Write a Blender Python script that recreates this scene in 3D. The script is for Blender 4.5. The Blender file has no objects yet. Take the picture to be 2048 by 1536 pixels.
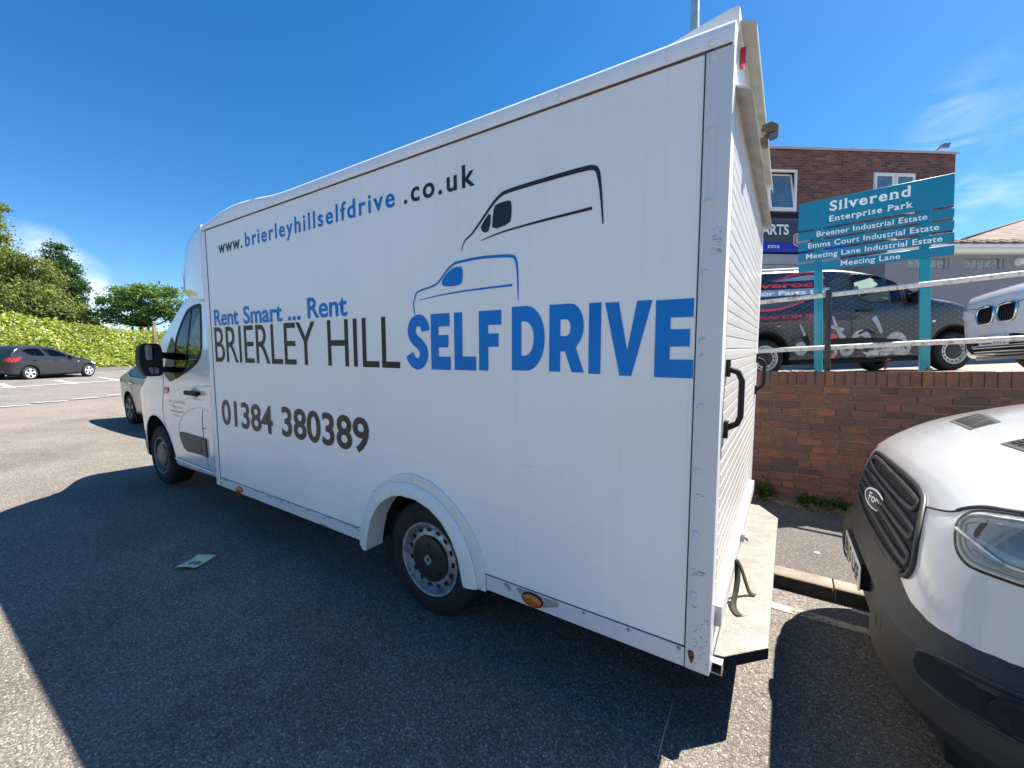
import bpy, bmesh, math, random
from mathutils import Vector, Matrix
from mathutils.bvhtree import BVHTree
R = math.radians
random.seed(7)
SC = bpy.context.scene
COL = SC.collection

# ---------------------------------------------------------------- camera, sky, sun, exposure
cam = bpy.data.cameras.new('camera')
cam.sensor_width = 36.0
cam.lens = 14.744
cam.clip_start = 0.05
cam.clip_end = 3000
camo = bpy.data.objects.new('camera', cam)
COL.objects.link(camo)
camo.location = (0.2361, -1.7196, 1.4564)
camo.rotation_euler = (R(88.0), 0, R(33.233))
SC.camera = camo

SUN = Vector((0.44, 0.47, 1.0)).normalized()
ELEV = math.asin(SUN.z)
world = bpy.data.worlds.new('World')
SC.world = world
world.use_nodes = True
wn, wl = world.node_tree.nodes, world.node_tree.links
wn.clear()
sky = wn.new('ShaderNodeTexSky')
sky.sky_type = 'NISHITA'
sky.sun_disc = False
sky.sun_elevation = ELEV
sky.sun_rotation = math.atan2(SUN.x, SUN.y)
sky.altitude = 300
sky.air_density = 1.0
sky.dust_density = 0.35
sky.ozone_density = 3.0
hsv = wn.new('ShaderNodeHueSaturation')
hsv.inputs['Saturation'].default_value = 1.36
hsv.inputs['Value'].default_value = 1.0
wl.new(sky.outputs[0], hsv.inputs['Color'])
# thin wisps of cloud, each placed in its own part of the sky
tc = wn.new('ShaderNodeTexCoord')
mp = wn.new('ShaderNodeMapping'); mp.inputs['Scale'].default_value = (1.8, 1.8, 7.0); mp.inputs['Rotation'].default_value = (R(8), R(-14), 0)
wl.new(tc.outputs['Generated'], mp.inputs[0])
nz = wn.new('ShaderNodeTexNoise'); nz.inputs['Scale'].default_value = 3.2; nz.inputs['Detail'].default_value = 9; nz.inputs['Roughness'].default_value = 0.6; nz.inputs['Distortion'].default_value = 0.6
wl.new(mp.outputs[0], nz.inputs['Vector'])
cr = wn.new('ShaderNodeValToRGB'); cr.color_ramp.elements[0].position = 0.42; cr.color_ramp.elements[1].position = 0.68
wl.new(nz.outputs[0], cr.inputs[0])
nz2 = wn.new('ShaderNodeTexNoise'); nz2.inputs['Scale'].default_value = 9; nz2.inputs['Detail'].default_value = 7; nz2.inputs['Roughness'].default_value = .6
wl.new(tc.outputs['Generated'], nz2.inputs['Vector'])
cr2 = wn.new('ShaderNodeValToRGB'); cr2.color_ramp.elements[0].position = 0.36; cr2.color_ramp.elements[1].position = 0.60
wl.new(nz2.outputs[0], cr2.inputs[0])
tot = None
def wmath(op, a, b):
    m = wn.new('ShaderNodeMath'); m.operation = op; m.use_clamp = op == 'ADD'
    for k, v in enumerate((a, b)):
        if hasattr(v, 'is_output'): wl.new(v, m.inputs[k])
        else: m.inputs[k].default_value = v
    return m.outputs[0]
for d, r, amt, soft in (((-0.9745, 0.1434, 0.1726), 3.4, 0.42, 1), ((-0.9718, 0.1829, 0.1488), 3.0, 0.30, 1), ((-0.9736, 0.2055, 0.0992), 3.6, 0.40, 1), ((0.2369, 0.9, 0.366), 6.0, 0.08, 0), ((0.1955, 0.9113, 0.3624), 4.0, 0.06, 0), ((0.238, 0.9326, 0.2712), 2.0, 0.2, 0), ((0.2794, 0.923, 0.2648), 2.0, 0.2, 0), ((0.2162, 0.9499, 0.2257), 1.6, 0.10, 0)):
    v = Vector(d).normalized()
    dt = wn.new('ShaderNodeVectorMath'); dt.operation = 'DOT_PRODUCT'; dt.inputs[1].default_value = v
    wl.new(tc.outputs['Generated'], dt.inputs[0])
    mr = wn.new('ShaderNodeMapRange'); mr.interpolation_type = 'SMOOTHSTEP'
    mr.inputs['From Min'].default_value = math.cos(R(r)); mr.inputs['From Max'].default_value = math.cos(R(r*.15)); mr.inputs['To Max'].default_value = amt
    wl.new(dt.outputs['Value'], mr.inputs['Value'])
    t_ = wmath('MULTIPLY', mr.outputs[0], (cr2 if soft else cr).outputs[0])
    tot = t_ if tot is None else wmath('ADD', tot, t_)
mixc = wn.new('ShaderNodeMix'); mixc.data_type = 'RGBA'
mixc.inputs[7].default_value = (10, 10, 11.5, 1)
wl.new(tot, mixc.inputs[0]); wl.new(hsv.outputs[0], mixc.inputs[6])
bg = wn.new('ShaderNodeBackground'); bg.inputs['Strength'].default_value = 0.072
wl.new(mixc.outputs[2], bg.inputs['Color'])
wo = wn.new('ShaderNodeOutputWorld'); wl.new(bg.outputs[0], wo.inputs['Surface'])

sl = bpy.data.lights.new('sun', 'SUN'); sl.energy = 5.0; sl.angle = R(0.53); sl.color = (1.0, 0.95, 0.87)
so = bpy.data.objects.new('sun', sl); COL.objects.link(so)
so.rotation_euler = (-SUN).to_track_quat('-Z', 'Y').to_euler()
so.location = (5, 5, 12)

SC.view_settings.view_transform = 'Standard'
SC.view_settings.look = 'None'
SC.view_settings.exposure = 1.42
SC.view_settings.gamma = 1.0
SC.view_settings.use_curve_mapping = False
SC.cycles.max_bounces = 8
SC.cycles.transparent_max_bounces = 12
SC.cycles.caustics_reflective = False
SC.cycles.caustics_refractive = False
SC.cycles.use_denoising = True

# ---------------------------------------------------------------- helpers: materials
MATS = {}
def nodes(name):
    m = bpy.data.materials.new(name); m.use_nodes = True
    nt = m.node_tree; nt.nodes.clear()
    out = nt.nodes.new('ShaderNodeOutputMaterial')
    b = nt.nodes.new('ShaderNodeBsdfPrincipled')
    nt.links.new(b.outputs[0], out.inputs[0])
    MATS[name] = m
    return m, nt, b
def coords(nt, scale=(1, 1, 1), rot=(0, 0, 0), kind='Object'):
    t = nt.nodes.new('ShaderNodeTexCoord')
    mp = nt.nodes.new('ShaderNodeMapping')
    mp.inputs['Scale'].default_value = scale; mp.inputs['Rotation'].default_value = rot
    nt.links.new(t.outputs[kind], mp.inputs[0])
    return mp.outputs[0]
def noise(nt, vec, scale, detail=4, rough=.55, dist=0):
    n = nt.nodes.new('ShaderNodeTexNoise')
    n.inputs['Scale'].default_value = scale; n.inputs['Detail'].default_value = detail
    n.inputs['Roughness'].default_value = rough; n.inputs['Distortion'].default_value = dist
    nt.links.new(vec, n.inputs['Vector']); return n
def ramp(nt, fac, stops):
    r = nt.nodes.new('ShaderNodeValToRGB'); e = r.color_ramp.elements
    while len(e) < len(stops): e.new(0.5)
    for k, (p, c) in zip(e, stops):
        k.position = p; k.color = (c[0], c[1], c[2], 1) if hasattr(c, '__len__') else (c, c, c, 1)
    nt.links.new(fac, r.inputs[0]); return r.outputs[0]
def mix(nt, fac, a, b, mode='MIX'):
    m = nt.nodes.new('ShaderNodeMix'); m.data_type = 'RGBA'; m.blend_type = mode
    for s, v in ((0, fac), (6, a), (7, b)):
        if hasattr(v, 'is_output'): nt.links.new(v, m.inputs[s])
        elif s == 0: m.inputs[s].default_value = v
        else: m.inputs[s].default_value = (*v[:3], 1)
    return m.outputs[2]
def math_(nt, op, a, b=None):
    m = nt.nodes.new('ShaderNodeMath'); m.operation = op
    for i, v in enumerate((a, b)):
        if v is None: continue
        if hasattr(v, 'is_output'): nt.links.new(v, m.inputs[i])
        else: m.inputs[i].default_value = v
    return m.outputs[0]
def bump(nt, b, h, strength=.3, dist=.01):
    n = nt.nodes.new('ShaderNodeBump'); n.inputs['Strength'].default_value = strength; n.inputs['Distance'].default_value = dist
    nt.links.new(h, n.inputs['Height']); nt.links.new(n.outputs[0], b.inputs['Normal']); return n
def simple(name, col, rough=.5, metal=0, coat=0, var=.12, vscale=6, spec=.5, bumps=0):
    m, nt, b = nodes(name)
    v = coords(nt); n = noise(nt, v, vscale, 5)
    lo = [c*(1-var) for c in col]; hi = [min(1, c*(1+var)) for c in col]
    c = ramp(nt, n.outputs[0], [(.3, lo), (.7, hi)])
    nt.links.new(c, b.inputs['Base Color'])
    rr = ramp(nt, n.outputs[0], [(.2, max(0, rough-.06)), (.8, min(1, rough+.06))])
    nt.links.new(rr, b.inputs['Roughness'])
    b.inputs['Metallic'].default_value = metal
    b.inputs['Coat Weight'].default_value = coat; b.inputs['Coat Roughness'].default_value = .04
    b.inputs['Specular IOR Level'].default_value = spec
    if bumps:
        n2 = noise(nt, v, vscale*25, 3); bump(nt, b, n2.outputs[0], bumps, .002)
    return m

# ---------------------------------------------------------------- helpers: meshes
def link_mesh(name, bm, mat, parent=None, smooth=False, angle=None):
    bmesh.ops.recalc_face_normals(bm, faces=bm.faces)
    me = bpy.data.meshes.new(name)
    bm.to_mesh(me); bm.free()
    return link(name, me, mat, parent, smooth, angle)
def link(name, me, mat, parent=None, smooth=False, angle=None):
    for m in (mat if isinstance(mat, (list, tuple)) else [mat]): me.materials.append(m)
    o = bpy.data.objects.new(name, me); COL.objects.link(o)
    if parent is not None: o.parent = parent
    if smooth:
        for p in me.polygons: p.use_smooth = True
        if angle is not None:
            try: me.set_sharp_from_angle(angle=R(angle))
            except Exception: pass
    return o
def thing(name, label, cat, loc=(0, 0, 0), rotz=0, group=None, matrix=None):
    o = bpy.data.objects.new(name, None); COL.objects.link(o)
    o.empty_display_size = .2
    if matrix is not None: o.matrix_world = matrix
    else: o.location = loc; o.rotation_euler = (0, 0, rotz)
    return tag(o, label, cat, group)
def tag(o, label, cat, group=None):
    o['label'] = label; o['category'] = cat
    if group: o['group'] = group
    return o
def struct(o): o['kind'] = 'structure'; return o
def stuff(o): o['kind'] = 'stuff'; return o

class MB:
    def __init__(s): s.v = []; s.f = []; s.m = []; s.mi = 0
    def add(s, vs, fs):
        b = len(s.v); s.v += [tuple(v) for v in vs]
        for f in fs: s.f.append([b+i for i in f]); s.m.append(s.mi)
    def box(s, x0, x1, y0, y1, z0, z1):
        s.add([(x, y, z) for x in (x0, x1) for y in (y0, y1) for z in (z0, z1)],
              [(0, 1, 3, 2), (4, 6, 7, 5), (0, 4, 5, 1), (2, 3, 7, 6), (0, 2, 6, 4), (1, 5, 7, 3)])
    def prism(s, poly, axis, a, b):
        # poly 2D; extruded along axis ('x','y','z') from a to b
        def P(u, v, w): return {'x': (w, u, v), 'y': (u, w, v), 'z': (u, v, w)}[axis]
        n = len(poly)
        s.add([P(u, v, a) for u, v in poly]+[P(u, v, b) for u, v in poly],
              [list(range(n))[::-1], list(range(n, 2*n))]+[(i, (i+1) % n, n+(i+1) % n, n+i) for i in range(n)])
    def tube(s, pts, r, n=10, cap=True):
        pts = [Vector(p) for p in pts]; rs = r if hasattr(r, '__len__') else [r]*len(pts)
        rings = []; up = None
        for i, p in enumerate(pts):
            d = (pts[min(i+1, len(pts)-1)]-pts[max(i-1, 0)]).normalized()
            if up is None: up = d.orthogonal().normalized()
            up = (up-d*up.dot(d)).normalized(); sd = d.cross(up)
            rings.append([p+(up*math.cos(2*math.pi*k/n)+sd*math.sin(2*math.pi*k/n))*rs[i] for k in range(n)])
        fs = []
        for i in range(len(pts)-1):
            for k in range(n):
                fs.append((i*n+k, i*n+(k+1) % n, (i+1)*n+(k+1) % n, (i+1)*n+k))
        if cap: fs += [list(range(n))[::-1], [(len(pts)-1)*n+k for k in range(n)]]
        s.add([v for rg in rings for v in rg], fs)
    def lathe(s, prof, c, axis='y', n=40, close=False):
        # prof list of (radius, offset along axis)
        cx, cy, cz = c; vs = []; fs = []; m = len(prof)
        for k in range(n):
            a = 2*math.pi*k/n; ca, sa = math.cos(a), math.sin(a)
            for r, h in prof:
                vs.append({'y': (cx+r*ca, cy+h, cz+r*sa), 'x': (cx+h, cy+r*ca, cz+r*sa), 'z': (cx+r*ca, cy+r*sa, cz+h)}[axis])
        for k in range(n):
            k2 = (k+1) % n
            for j in range(m-1 if not close else m):
                j2 = (j+1) % m
                fs.append((k*m+j, k2*m+j, k2*m+j2, k*m+j2))
        s.add(vs, fs)
    def disc(s, c, r, axis, n=16, r2=None):
        r2 = r2 or r; cx, cy, cz = c
        s.add([{'y': (cx+r*math.cos(2*math.pi*k/n), cy, cz+r2*math.sin(2*math.pi*k/n)),
                'x': (cx, cy+r*math.cos(2*math.pi*k/n), cz+r2*math.sin(2*math.pi*k/n)),
                'z': (cx+r*math.cos(2*math.pi*k/n), cy+r2*math.sin(2*math.pi*k/n), cz)}[axis] for k in range(n)], [list(range(n))])
    def loft(s, rings, cap=True, closed=True):
        n = len(rings[0]); fs = []
        for i in range(len(rings)-1):
            for k in range(n if closed else n-1):
                fs.append((i*n+k, i*n+(k+1) % n, (i+1)*n+(k+1) % n, (i+1)*n+k))
        if cap: fs += [list(range(n))[::-1], [(len(rings)-1)*n+k for k in range(n)]]
        s.add([v for rg in rings for v in rg], fs)
    def bm(s, bev=0, seg=2):
        me = bpy.data.meshes.new('t'); me.from_pydata(s.v, [], s.f)
        for p, mi in zip(me.polygons, s.m): p.material_index = mi
        b = bmesh.new(); b.from_mesh(me); bpy.data.meshes.remove(me)
        if bev:
            bmesh.ops.recalc_face_normals(b, faces=b.faces)
            es = [e for e in b.edges if len(e.link_faces) == 2 and e.calc_face_angle(0) > .5]
            bmesh.ops.bevel(b, geom=es, offset=bev, segments=seg, affect='EDGES', profile=.6, clamp_overlap=True)
        return b
    def build(s, name, mat, parent=None, smooth=False, angle=None, bev=0, seg=2):
        return link_mesh(name, s.bm(bev, seg), mat, parent, smooth or bev > 0, angle or (40 if bev > 0 else None))

def chaikin(poly, n=2, closed=True, t=.25):
    for _ in range(n):
        q = []; m = len(poly)
        for i in range(m if closed else m-1):
            a, b = poly[i], poly[(i+1) % m]
            q.append(tuple(x*(1-t)+y*t for x, y in zip(a, b))); q.append(tuple(x*t+y*(1-t) for x, y in zip(a, b)))
        if not closed: q = [poly[0]]+q+[poly[-1]]
        poly = q
    return poly
def rounded(x0, x1, y0, y1, r, n=4):
    p = []
    for cx, cy, a in ((x1-r, y1-r, 0), (x0+r, y1-r, 90), (x0+r, y0+r, 180), (x1-r, y0+r, 270)):
        for k in range(n+1):
            t = R(a+90*k/n); p.append((cx+r*math.cos(t), cy+r*math.sin(t)))
    return p
def ellipse(cx, cy, a, b, n=24): return [(cx+a*math.cos(2*math.pi*k/n), cy+b*math.sin(2*math.pi*k/n)) for k in range(n)]
def grow(poly, d):
    n = len(poly); q = []
    A = sum(poly[i][0]*poly[(i+1) % n][1]-poly[(i+1) % n][0]*poly[i][1] for i in range(n)); sgn = 1 if A > 0 else -1
    for i in range(n):
        p0, p1, p2 = Vector(poly[i-1]), Vector(poly[i]), Vector(poly[(i+1) % n])
        e1 = (p1-p0); e2 = (p2-p1)
        if e1.length < 1e-7 or e2.length < 1e-7: q.append(tuple(p1)); continue
        e1.normalize(); e2.normalize()
        n1 = Vector((e1.y, -e1.x))*sgn; n2 = Vector((e2.y, -e2.x))*sgn
        m = (n1+n2); L = m.length
        m = m/L*min(2., 2/max(L, .3)) if L > 1e-6 else n1
        q.append((p1.x+m.x*d, p1.y+m.y*d))
    return q
def interp(xs, ys, x):
    if x <= xs[0]: return ys[0]
    if x >= xs[-1]: return ys[-1]
    for i in range(len(xs)-1):
        if xs[i] <= x <= xs[i+1]:
            h = xs[i+1]-xs[i]; t = (x-xs[i])/h
            def sl(k):
                if k == 0: return (ys[1]-ys[0])/(xs[1]-xs[0])
                if k == len(xs)-1: return (ys[-1]-ys[-2])/(xs[-1]-xs[-2])
                a = (ys[k]-ys[k-1])/(xs[k]-xs[k-1]); b = (ys[k+1]-ys[k])/(xs[k+1]-xs[k])
                return 0 if a*b <= 0 else 2*a*b/(a+b)
            m0, m1 = sl(i), sl(i+1)
            return (2*t**3-3*t*t+1)*ys[i]+(t**3-2*t*t+t)*h*m0+(-2*t**3+3*t*t)*ys[i+1]+(t**3-t*t)*h*m1

def flatface(poly, P, step, holes=None):
    """n-gon in 2D placed by P, cut by a grid so that it can follow a curved body"""
    b = bmesh.new()
    b.faces.new([b.verts.new((x, y, 0)) for x, y in poly])
    if step:
        xs = [p[0] for p in poly]; ys = [p[1] for p in poly]
        for ax, lo, hi in ((0, min(xs), max(xs)), (1, min(ys), max(ys))):
            k = int((hi-lo)/step)
            for i in range(1, k+1):
                co = [0, 0, 0]; no = [0, 0, 0]; co[ax] = lo+(hi-lo)*i/(k+1); no[ax] = 1
                bmesh.ops.bisect_plane(b, geom=b.verts[:]+b.edges[:]+b.faces[:], plane_co=co, plane_no=no, dist=1e-6)
    bmesh.ops.triangulate(b, faces=[f for f in b.faces if len(f.verts) > 4])
    for v in b.verts: v.co = P(v.co.x, v.co.y)
    return b
DIRS = {'left': (lambda u, v: Vector((u, -9, v)), Vector((0, 1, 0))), 'right': (lambda u, v: Vector((u, 9, v)), Vector((0, -1, 0))),
        'low': (lambda u, v: Vector((-30, u, v)), Vector((1, 0, 0))), 'high': (lambda u, v: Vector((30, u, v)), Vector((-1, 0, 0))),
        'top': (lambda u, v: Vector((u, v, 30)), Vector((0, 0, -1)))}
def patch(name, poly, side, bvh, off, mat, parent, step=.07, thick=0, smooth=True):
    """a panel, pane or lamp that follows the body's surface, off metres proud of it"""
    P, d = DIRS[side]
    b = flatface(poly, P, step)
    for v in b.verts:
        hit = bvh.ray_cast(v.co, d)
        if hit[0] is None:
            hit = bvh.find_nearest(v.co+d*(9 if side in ('left', 'right') else 28))
        nrm = hit[1]
        if nrm.dot(d) > 0: nrm = -nrm
        v.co = hit[0]+(nrm*.7-d*.3)*off
    bmesh.ops.remove_doubles(b, verts=b.verts, dist=1e-5)
    for f in b.faces:
        f.normal_update()
        if f.normal.dot(d) > 0: f.normal_flip()
    if thick:
        bmesh.ops.solidify(b, geom=b.faces[:], thickness=thick)
    me = bpy.data.meshes.new(name); b.to_mesh(me); b.free()
    return link(name, me, mat, parent, smooth, 50)
def bvh_of(o):
    b = bmesh.new(); b.from_mesh(o.data); t = BVHTree.FromBMesh(b); b.free(); return t
def cut(o, cutters):
    """boolean difference, applied"""
    bm = bmesh.new()
    for c in cutters:
        me = bpy.data.meshes.new('c'); c.to_mesh(me); bm.from_mesh(me); bpy.data.meshes.remove(me); c.free()
    bmesh.ops.recalc_face_normals(bm, faces=bm.faces)
    me = bpy.data.meshes.new('cutter'); bm.to_mesh(me); bm.free()
    co = bpy.data.objects.new('cutter', me); COL.objects.link(co)
    co.matrix_world = o.matrix_world; co.parent = o.parent
    m = o.modifiers.new('b', 'BOOLEAN'); m.operation = 'DIFFERENCE'; m.object = co; m.solver = 'EXACT'
    dg = bpy.context.evaluated_depsgraph_get(); dg.update()
    new = bpy.data.meshes.new_from_object(o.evaluated_get(dg))
    o.modifiers.clear(); o.data = new
    bpy.data.objects.remove(co); bpy.data.meshes.remove(me)
def cylinder_bm(c, r, y0, y1, n=40):
    m = MB(); m.lathe([(0.001, y0), (r, y0), (r, y1), (.001, y1)], (c[0], 0, c[1]), 'y', n)
    b = m.bm(); bmesh.ops.remove_doubles(b, verts=b.verts, dist=.002); return b

def shell(name, st, mat, parent, nx=60, belt=1.0, tumble=.25, bulge=.04, r=.12, rb=.06, crown=.03, yc=0, nz=14, na=6):
    """vehicle body: rings across the length; st = rows of (x, z bottom, z top, half width)"""
    xs = [s[0] for s in st]; cols = list(zip(*st))
    samples = sorted(set([xs[0]+(xs[-1]-xs[0])*i/nx for i in range(nx+1)]+xs))
    rings = []
    for x in samples:
        zb, zt, w = (interp(xs, cols[k], x) for k in (1, 2, 3))
        rr = min(r, .42*(zt-zb)); rbb = min(rb, .25*(zt-zb))
        def side(z):
            if z > belt: return w-tumble*(z-belt)-.12*tumble*(z-belt)**2
            return w-bulge*((belt-z)/max(.2, belt-zb))**2
        half = []
        for k in range(4): # bottom corner
            a = R(90*k/4); half.append((side(zb+rbb)-rbb+rbb*math.sin(a), zb+rbb-rbb*math.cos(a)))
        for k in range(nz+1):
            z = zb+rbb+(zt-rr-zb-rbb)*k/nz; half.append((side(z), z))
        s0 = side(zt-rr)
        for k in range(1, na+1):
            a = R(90*k/na); half.append((s0-rr*(1-math.cos(a)), zt-rr+rr*math.sin(a)))
        yt = half[-1][0]; cw = crown*min(1, (zt-zb))
        for k in (1, 2, 3): half.append((yt*(1-k/4), zt+cw*(1-(1-k/4)**2)))
        half = [(max(0.004, y), z) for y, z in half]
        ring = [(x, yc-y, z) for y, z in half]+[(x, yc, zt+cw)]+[(x, yc+y, z) for y, z in reversed(half)]
        rings.append(ring)
    m = MB(); m.loft(rings)
    b = m.bm(); 
    o = link_mesh(name, b, mat, parent, True, 35)
    return o

FONT_CACHE = {}
def text_bm(s, bold=0., spacing=1.0, extr=.001):
    cu = bpy.data.curves.new('t', 'FONT'); cu.body = s; cu.size = 1; cu.offset = bold; cu.space_character = spacing
    cu.fill_mode = 'FRONT'; cu.resolution_u = 4
    o = bpy.data.objects.new('t', cu); COL.objects.link(o)
    dg = bpy.context.evaluated_depsgraph_get(); dg.update()
    me = bpy.data.meshes.new_from_object(o.evaluated_get(dg))
    b = bmesh.new(); b.from_mesh(me)
    bpy.data.objects.remove(o); bpy.data.curves.remove(cu); bpy.data.meshes.remove(me)
    return b
def cap_h(bold):
    if bold not in FONT_CACHE:
        b = text_bm('H', bold); FONT_CACHE[bold] = (min(v.co.y for v in b.verts), max(v.co.y for v in b.verts)); b.free()
    return FONT_CACHE[bold]
def lay_text(items, P, name, mat, parent, bold=.02, step=0, spacing=1.0, shear=0, bvh=None, d=None, off=.002):
    """items: (string, u0, u1, baseline v, cap height); P maps (u, v) to the surface; one lettering mesh"""
    first = None
    for it in items:
        s, u0, u1, base, h = it[:5]; bo = it[5] if len(it) > 5 else bold
        b = text_bm(s, bo, spacing)
        lo, hi = cap_h(bo); x0 = min(v.co.x for v in b.verts); x1 = max(v.co.x for v in b.verts)
        for v in b.verts:
            vv = (v.co.y-lo)/(hi-lo)*h
            p = P(u0+(v.co.x-x0)/(x1-x0)*(u1-u0)+shear*vv, base+vv)
            if bvh is not None:
                hit = bvh.ray_cast(p, d)
                if hit[0] is not None: p = hit[0]-d*off
            v.co = p
        me = bpy.data.meshes.new(name); b.to_mesh(me); b.free()
        o = link(name, me, mat, parent); first = first or o
    return first
def polys(plist, P, name, mat, parent, step=0, bvh=None, d=None, off=.002):
    m = bmesh.new()
    for poly in plist:
        b = flatface(poly, P, step)
        for f in b.faces: pass
        me = bpy.data.meshes.new('t'); b.to_mesh(me); b.free(); m.from_mesh(me); bpy.data.meshes.remove(me)
    if bvh is not None:
        for v in m.verts:
            hit = bvh.ray_cast(v.co, d)
            if hit[0] is not None: v.co = hit[0]-d*off
    me = bpy.data.meshes.new(name); m.to_mesh(me); m.free()
    return link(name, me, mat, parent)
def stroke(pts, w0, w1=None):
    """closed outline of an open line whose width runs w0 -> w1"""
    L = [Vector(p) for p in pts]; n = len(L); a = []; b = []
    for i, p in enumerate(L):
        d = (L[min(i+1, n-1)]-L[max(i-1, 0)]).normalized(); nn = Vector((-d.y, d.x))
        w = w0[i] if hasattr(w0, '__len__') else w0+((w1 if w1 is not None else w0)-w0)*i/(n-1)
        a.append(tuple(p+nn*w/2)); b.append(tuple(p-nn*w/2))
    return a+b[::-1]
def ground_z(x, y):
    d = -(x+1.51); e = max(0, d-8)
    return .0266*d+.00099*e*e if d < 60 else .0266*60+.00099*52*52+.13*(d-60)*0
# ---------------------------------------------------------------- materials
def asphalt(name, lo, hi, warm, stone=95.0, patchy=.25):
    m, nt, b = nodes(name)
    v = coords(nt)
    vo = nt.nodes.new('ShaderNodeTexVoronoi'); vo.inputs['Scale'].default_value = stone; vo.inputs['Randomness'].default_value = 1
    wv = noise(nt, v, 40, 2)
    vv = mix(nt, .012, v, wv.outputs['Color'], 'ADD')
    nt.links.new(vv, vo.inputs['Vector'])
    sepc = nt.nodes.new('ShaderNodeSeparateColor'); nt.links.new(vo.outputs['Color'], sepc.inputs[0])
    c = ramp(nt, sepc.outputs[0], [(0, lo), (.55, [(a+b_)/2 for a, b_ in zip(lo, hi)]), (.92, hi), (1.0, warm)])
    big = noise(nt, v, .9, 6, .62)
    c = mix(nt, 1.0, c, ramp(nt, big.outputs[0], [(.3, 1-patchy), (.7, 1+patchy*.6)]), 'MULTIPLY')
    st = noise(nt, v, 2.6, 7, .7, .8)
    c = mix(nt, 1.0, c, ramp(nt, st.outputs[0], [(.26, .55), (.36, .92), (.62, 1.0), (.75, 1.12)]), 'MULTIPLY')
    gap = ramp(nt, vo.outputs['Distance'], [(.0, 1.0), (.45, .92), (.8, .5)])
    c = mix(nt, 1.0, c, gap, 'MULTIPLY')
    nt.links.new(c, b.inputs['Base Color'])
    b.inputs['Roughness'].default_value = .82
    b.inputs['Specular IOR Level'].default_value = .35
    fine = noise(nt, v, 210, 3)
    h = math_(nt, 'ADD', math_(nt, 'MULTIPLY', ramp(nt, vo.outputs['Distance'], [(0, 1.), (.75, 0.)]), 1.0), math_(nt, 'MULTIPLY', sepc.outputs[1], .8))
    h = math_(nt, 'ADD', h, math_(nt, 'MULTIPLY', fine.outputs[0], .5))
    bump(nt, b, h, .75, .005)
    return m
M_ROAD = asphalt('road_asphalt', (.14, .12, .10), (.345, .305, .26), (.58, .52, .45), 135)
M_ROAD2 = asphalt('old_pinkish_asphalt', (.19, .155, .13), (.37, .315, .27), (.5, .45, .4), 110, .15)
M_FARROAD = asphalt('far_road_asphalt', (.18, .163, .148), (.29, .265, .245), (.38, .35, .32), 60, .18)
M_PAVE = asphalt('pavement_tarmac', (.12, .105, .092), (.23, .20, .175), (.4, .36, .32), 150)
M_YARD = asphalt('yard_concrete', (.30, .27, .23), (.42, .38, .33), (.5, .46, .4), 60)
def paint(name, col, wear=.5):
    m, nt, b = nodes(name); v = coords(nt)
    n = noise(nt, v, 14, 8, .7); n2 = noise(nt, v, 120, 3)
    c = ramp(nt, n.outputs[0], [(.3, [k*.8 for k in col]), (.7, col)])
    nt.links.new(c, b.inputs['Base Color']); b.inputs['Roughness'].default_value = .75
    f = math_(nt, 'ADD', math_(nt, 'MULTIPLY', n.outputs[0], .7), math_(nt, 'MULTIPLY', n2.outputs[0], .45))
    a = ramp(nt, f, [(wear-.06, 0), (wear+.03, 1)])
    nt.links.new(a, b.inputs['Alpha'])
    bump(nt, b, n2.outputs[0], .5, .004)
    return m
M_YELLOW = paint('worn_yellow_paint', (.58, .50, .34), .52)
M_WHITEPAINT = paint('white_road_paint', (.62, .6, .55), .33)
M_KERB = simple('kerb_concrete', (.27, .225, .18), .85, 0, 0, .25, 9, .3, .5)
M_MORTAR = simple('mortar', (.24, .19, .155), .95, 0, 0, .35, 7, .2, .6)
def brick_islands(name, stops, dirt):
    m, nt, b = nodes(name)
    g = nt.nodes.new('ShaderNodeNewGeometry'); v = coords(nt)
    c = ramp(nt, g.outputs['Random Per Island'], stops)
    n = noise(nt, v, 3.0, 6, .65); n2 = noise(nt, v, 42, 5, .6)
    c = mix(nt, 1, c, ramp(nt, n2.outputs[0], [(.28, .55), (.72, 1.2)]), 'MULTIPLY')
    c = mix(nt, ramp(nt, n.outputs[0], [(.36, .08), (.68, .85)]), c, dirt)
    # pale lime blooms
    n3 = noise(nt, v, 9, 6, .7)
    c = mix(nt, ramp(nt, n3.outputs[0], [(.66, 0), (.78, .35)]), c, (.42, .36, .31))
    nt.links.new(c, b.inputs['Base Color']); b.inputs['Roughness'].default_value = .93; b.inputs['Specular IOR Level'].default_value = .2
    bump(nt, b, n2.outputs[0], .8, .006)
    return m
M_BRICK = brick_islands('old_red_brick', [(0, (.13, .075, .056)), (.2, (.23, .10, .068)), (.42, (.32, .125, .076)), (.6, (.25, .10, .068)), (.75, (.43, .155, .072)), (.88, (.15, .105, .09)), (1, (.35, .135, .08))], (.115, .085, .07))
M_COPE = brick_islands('coping_brick', [(0, (.20, .085, .058)), (.4, (.27, .105, .066)), (.7, (.19, .10, .078)), (1, (.36, .13, .07))], (.14, .095, .072))
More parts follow.
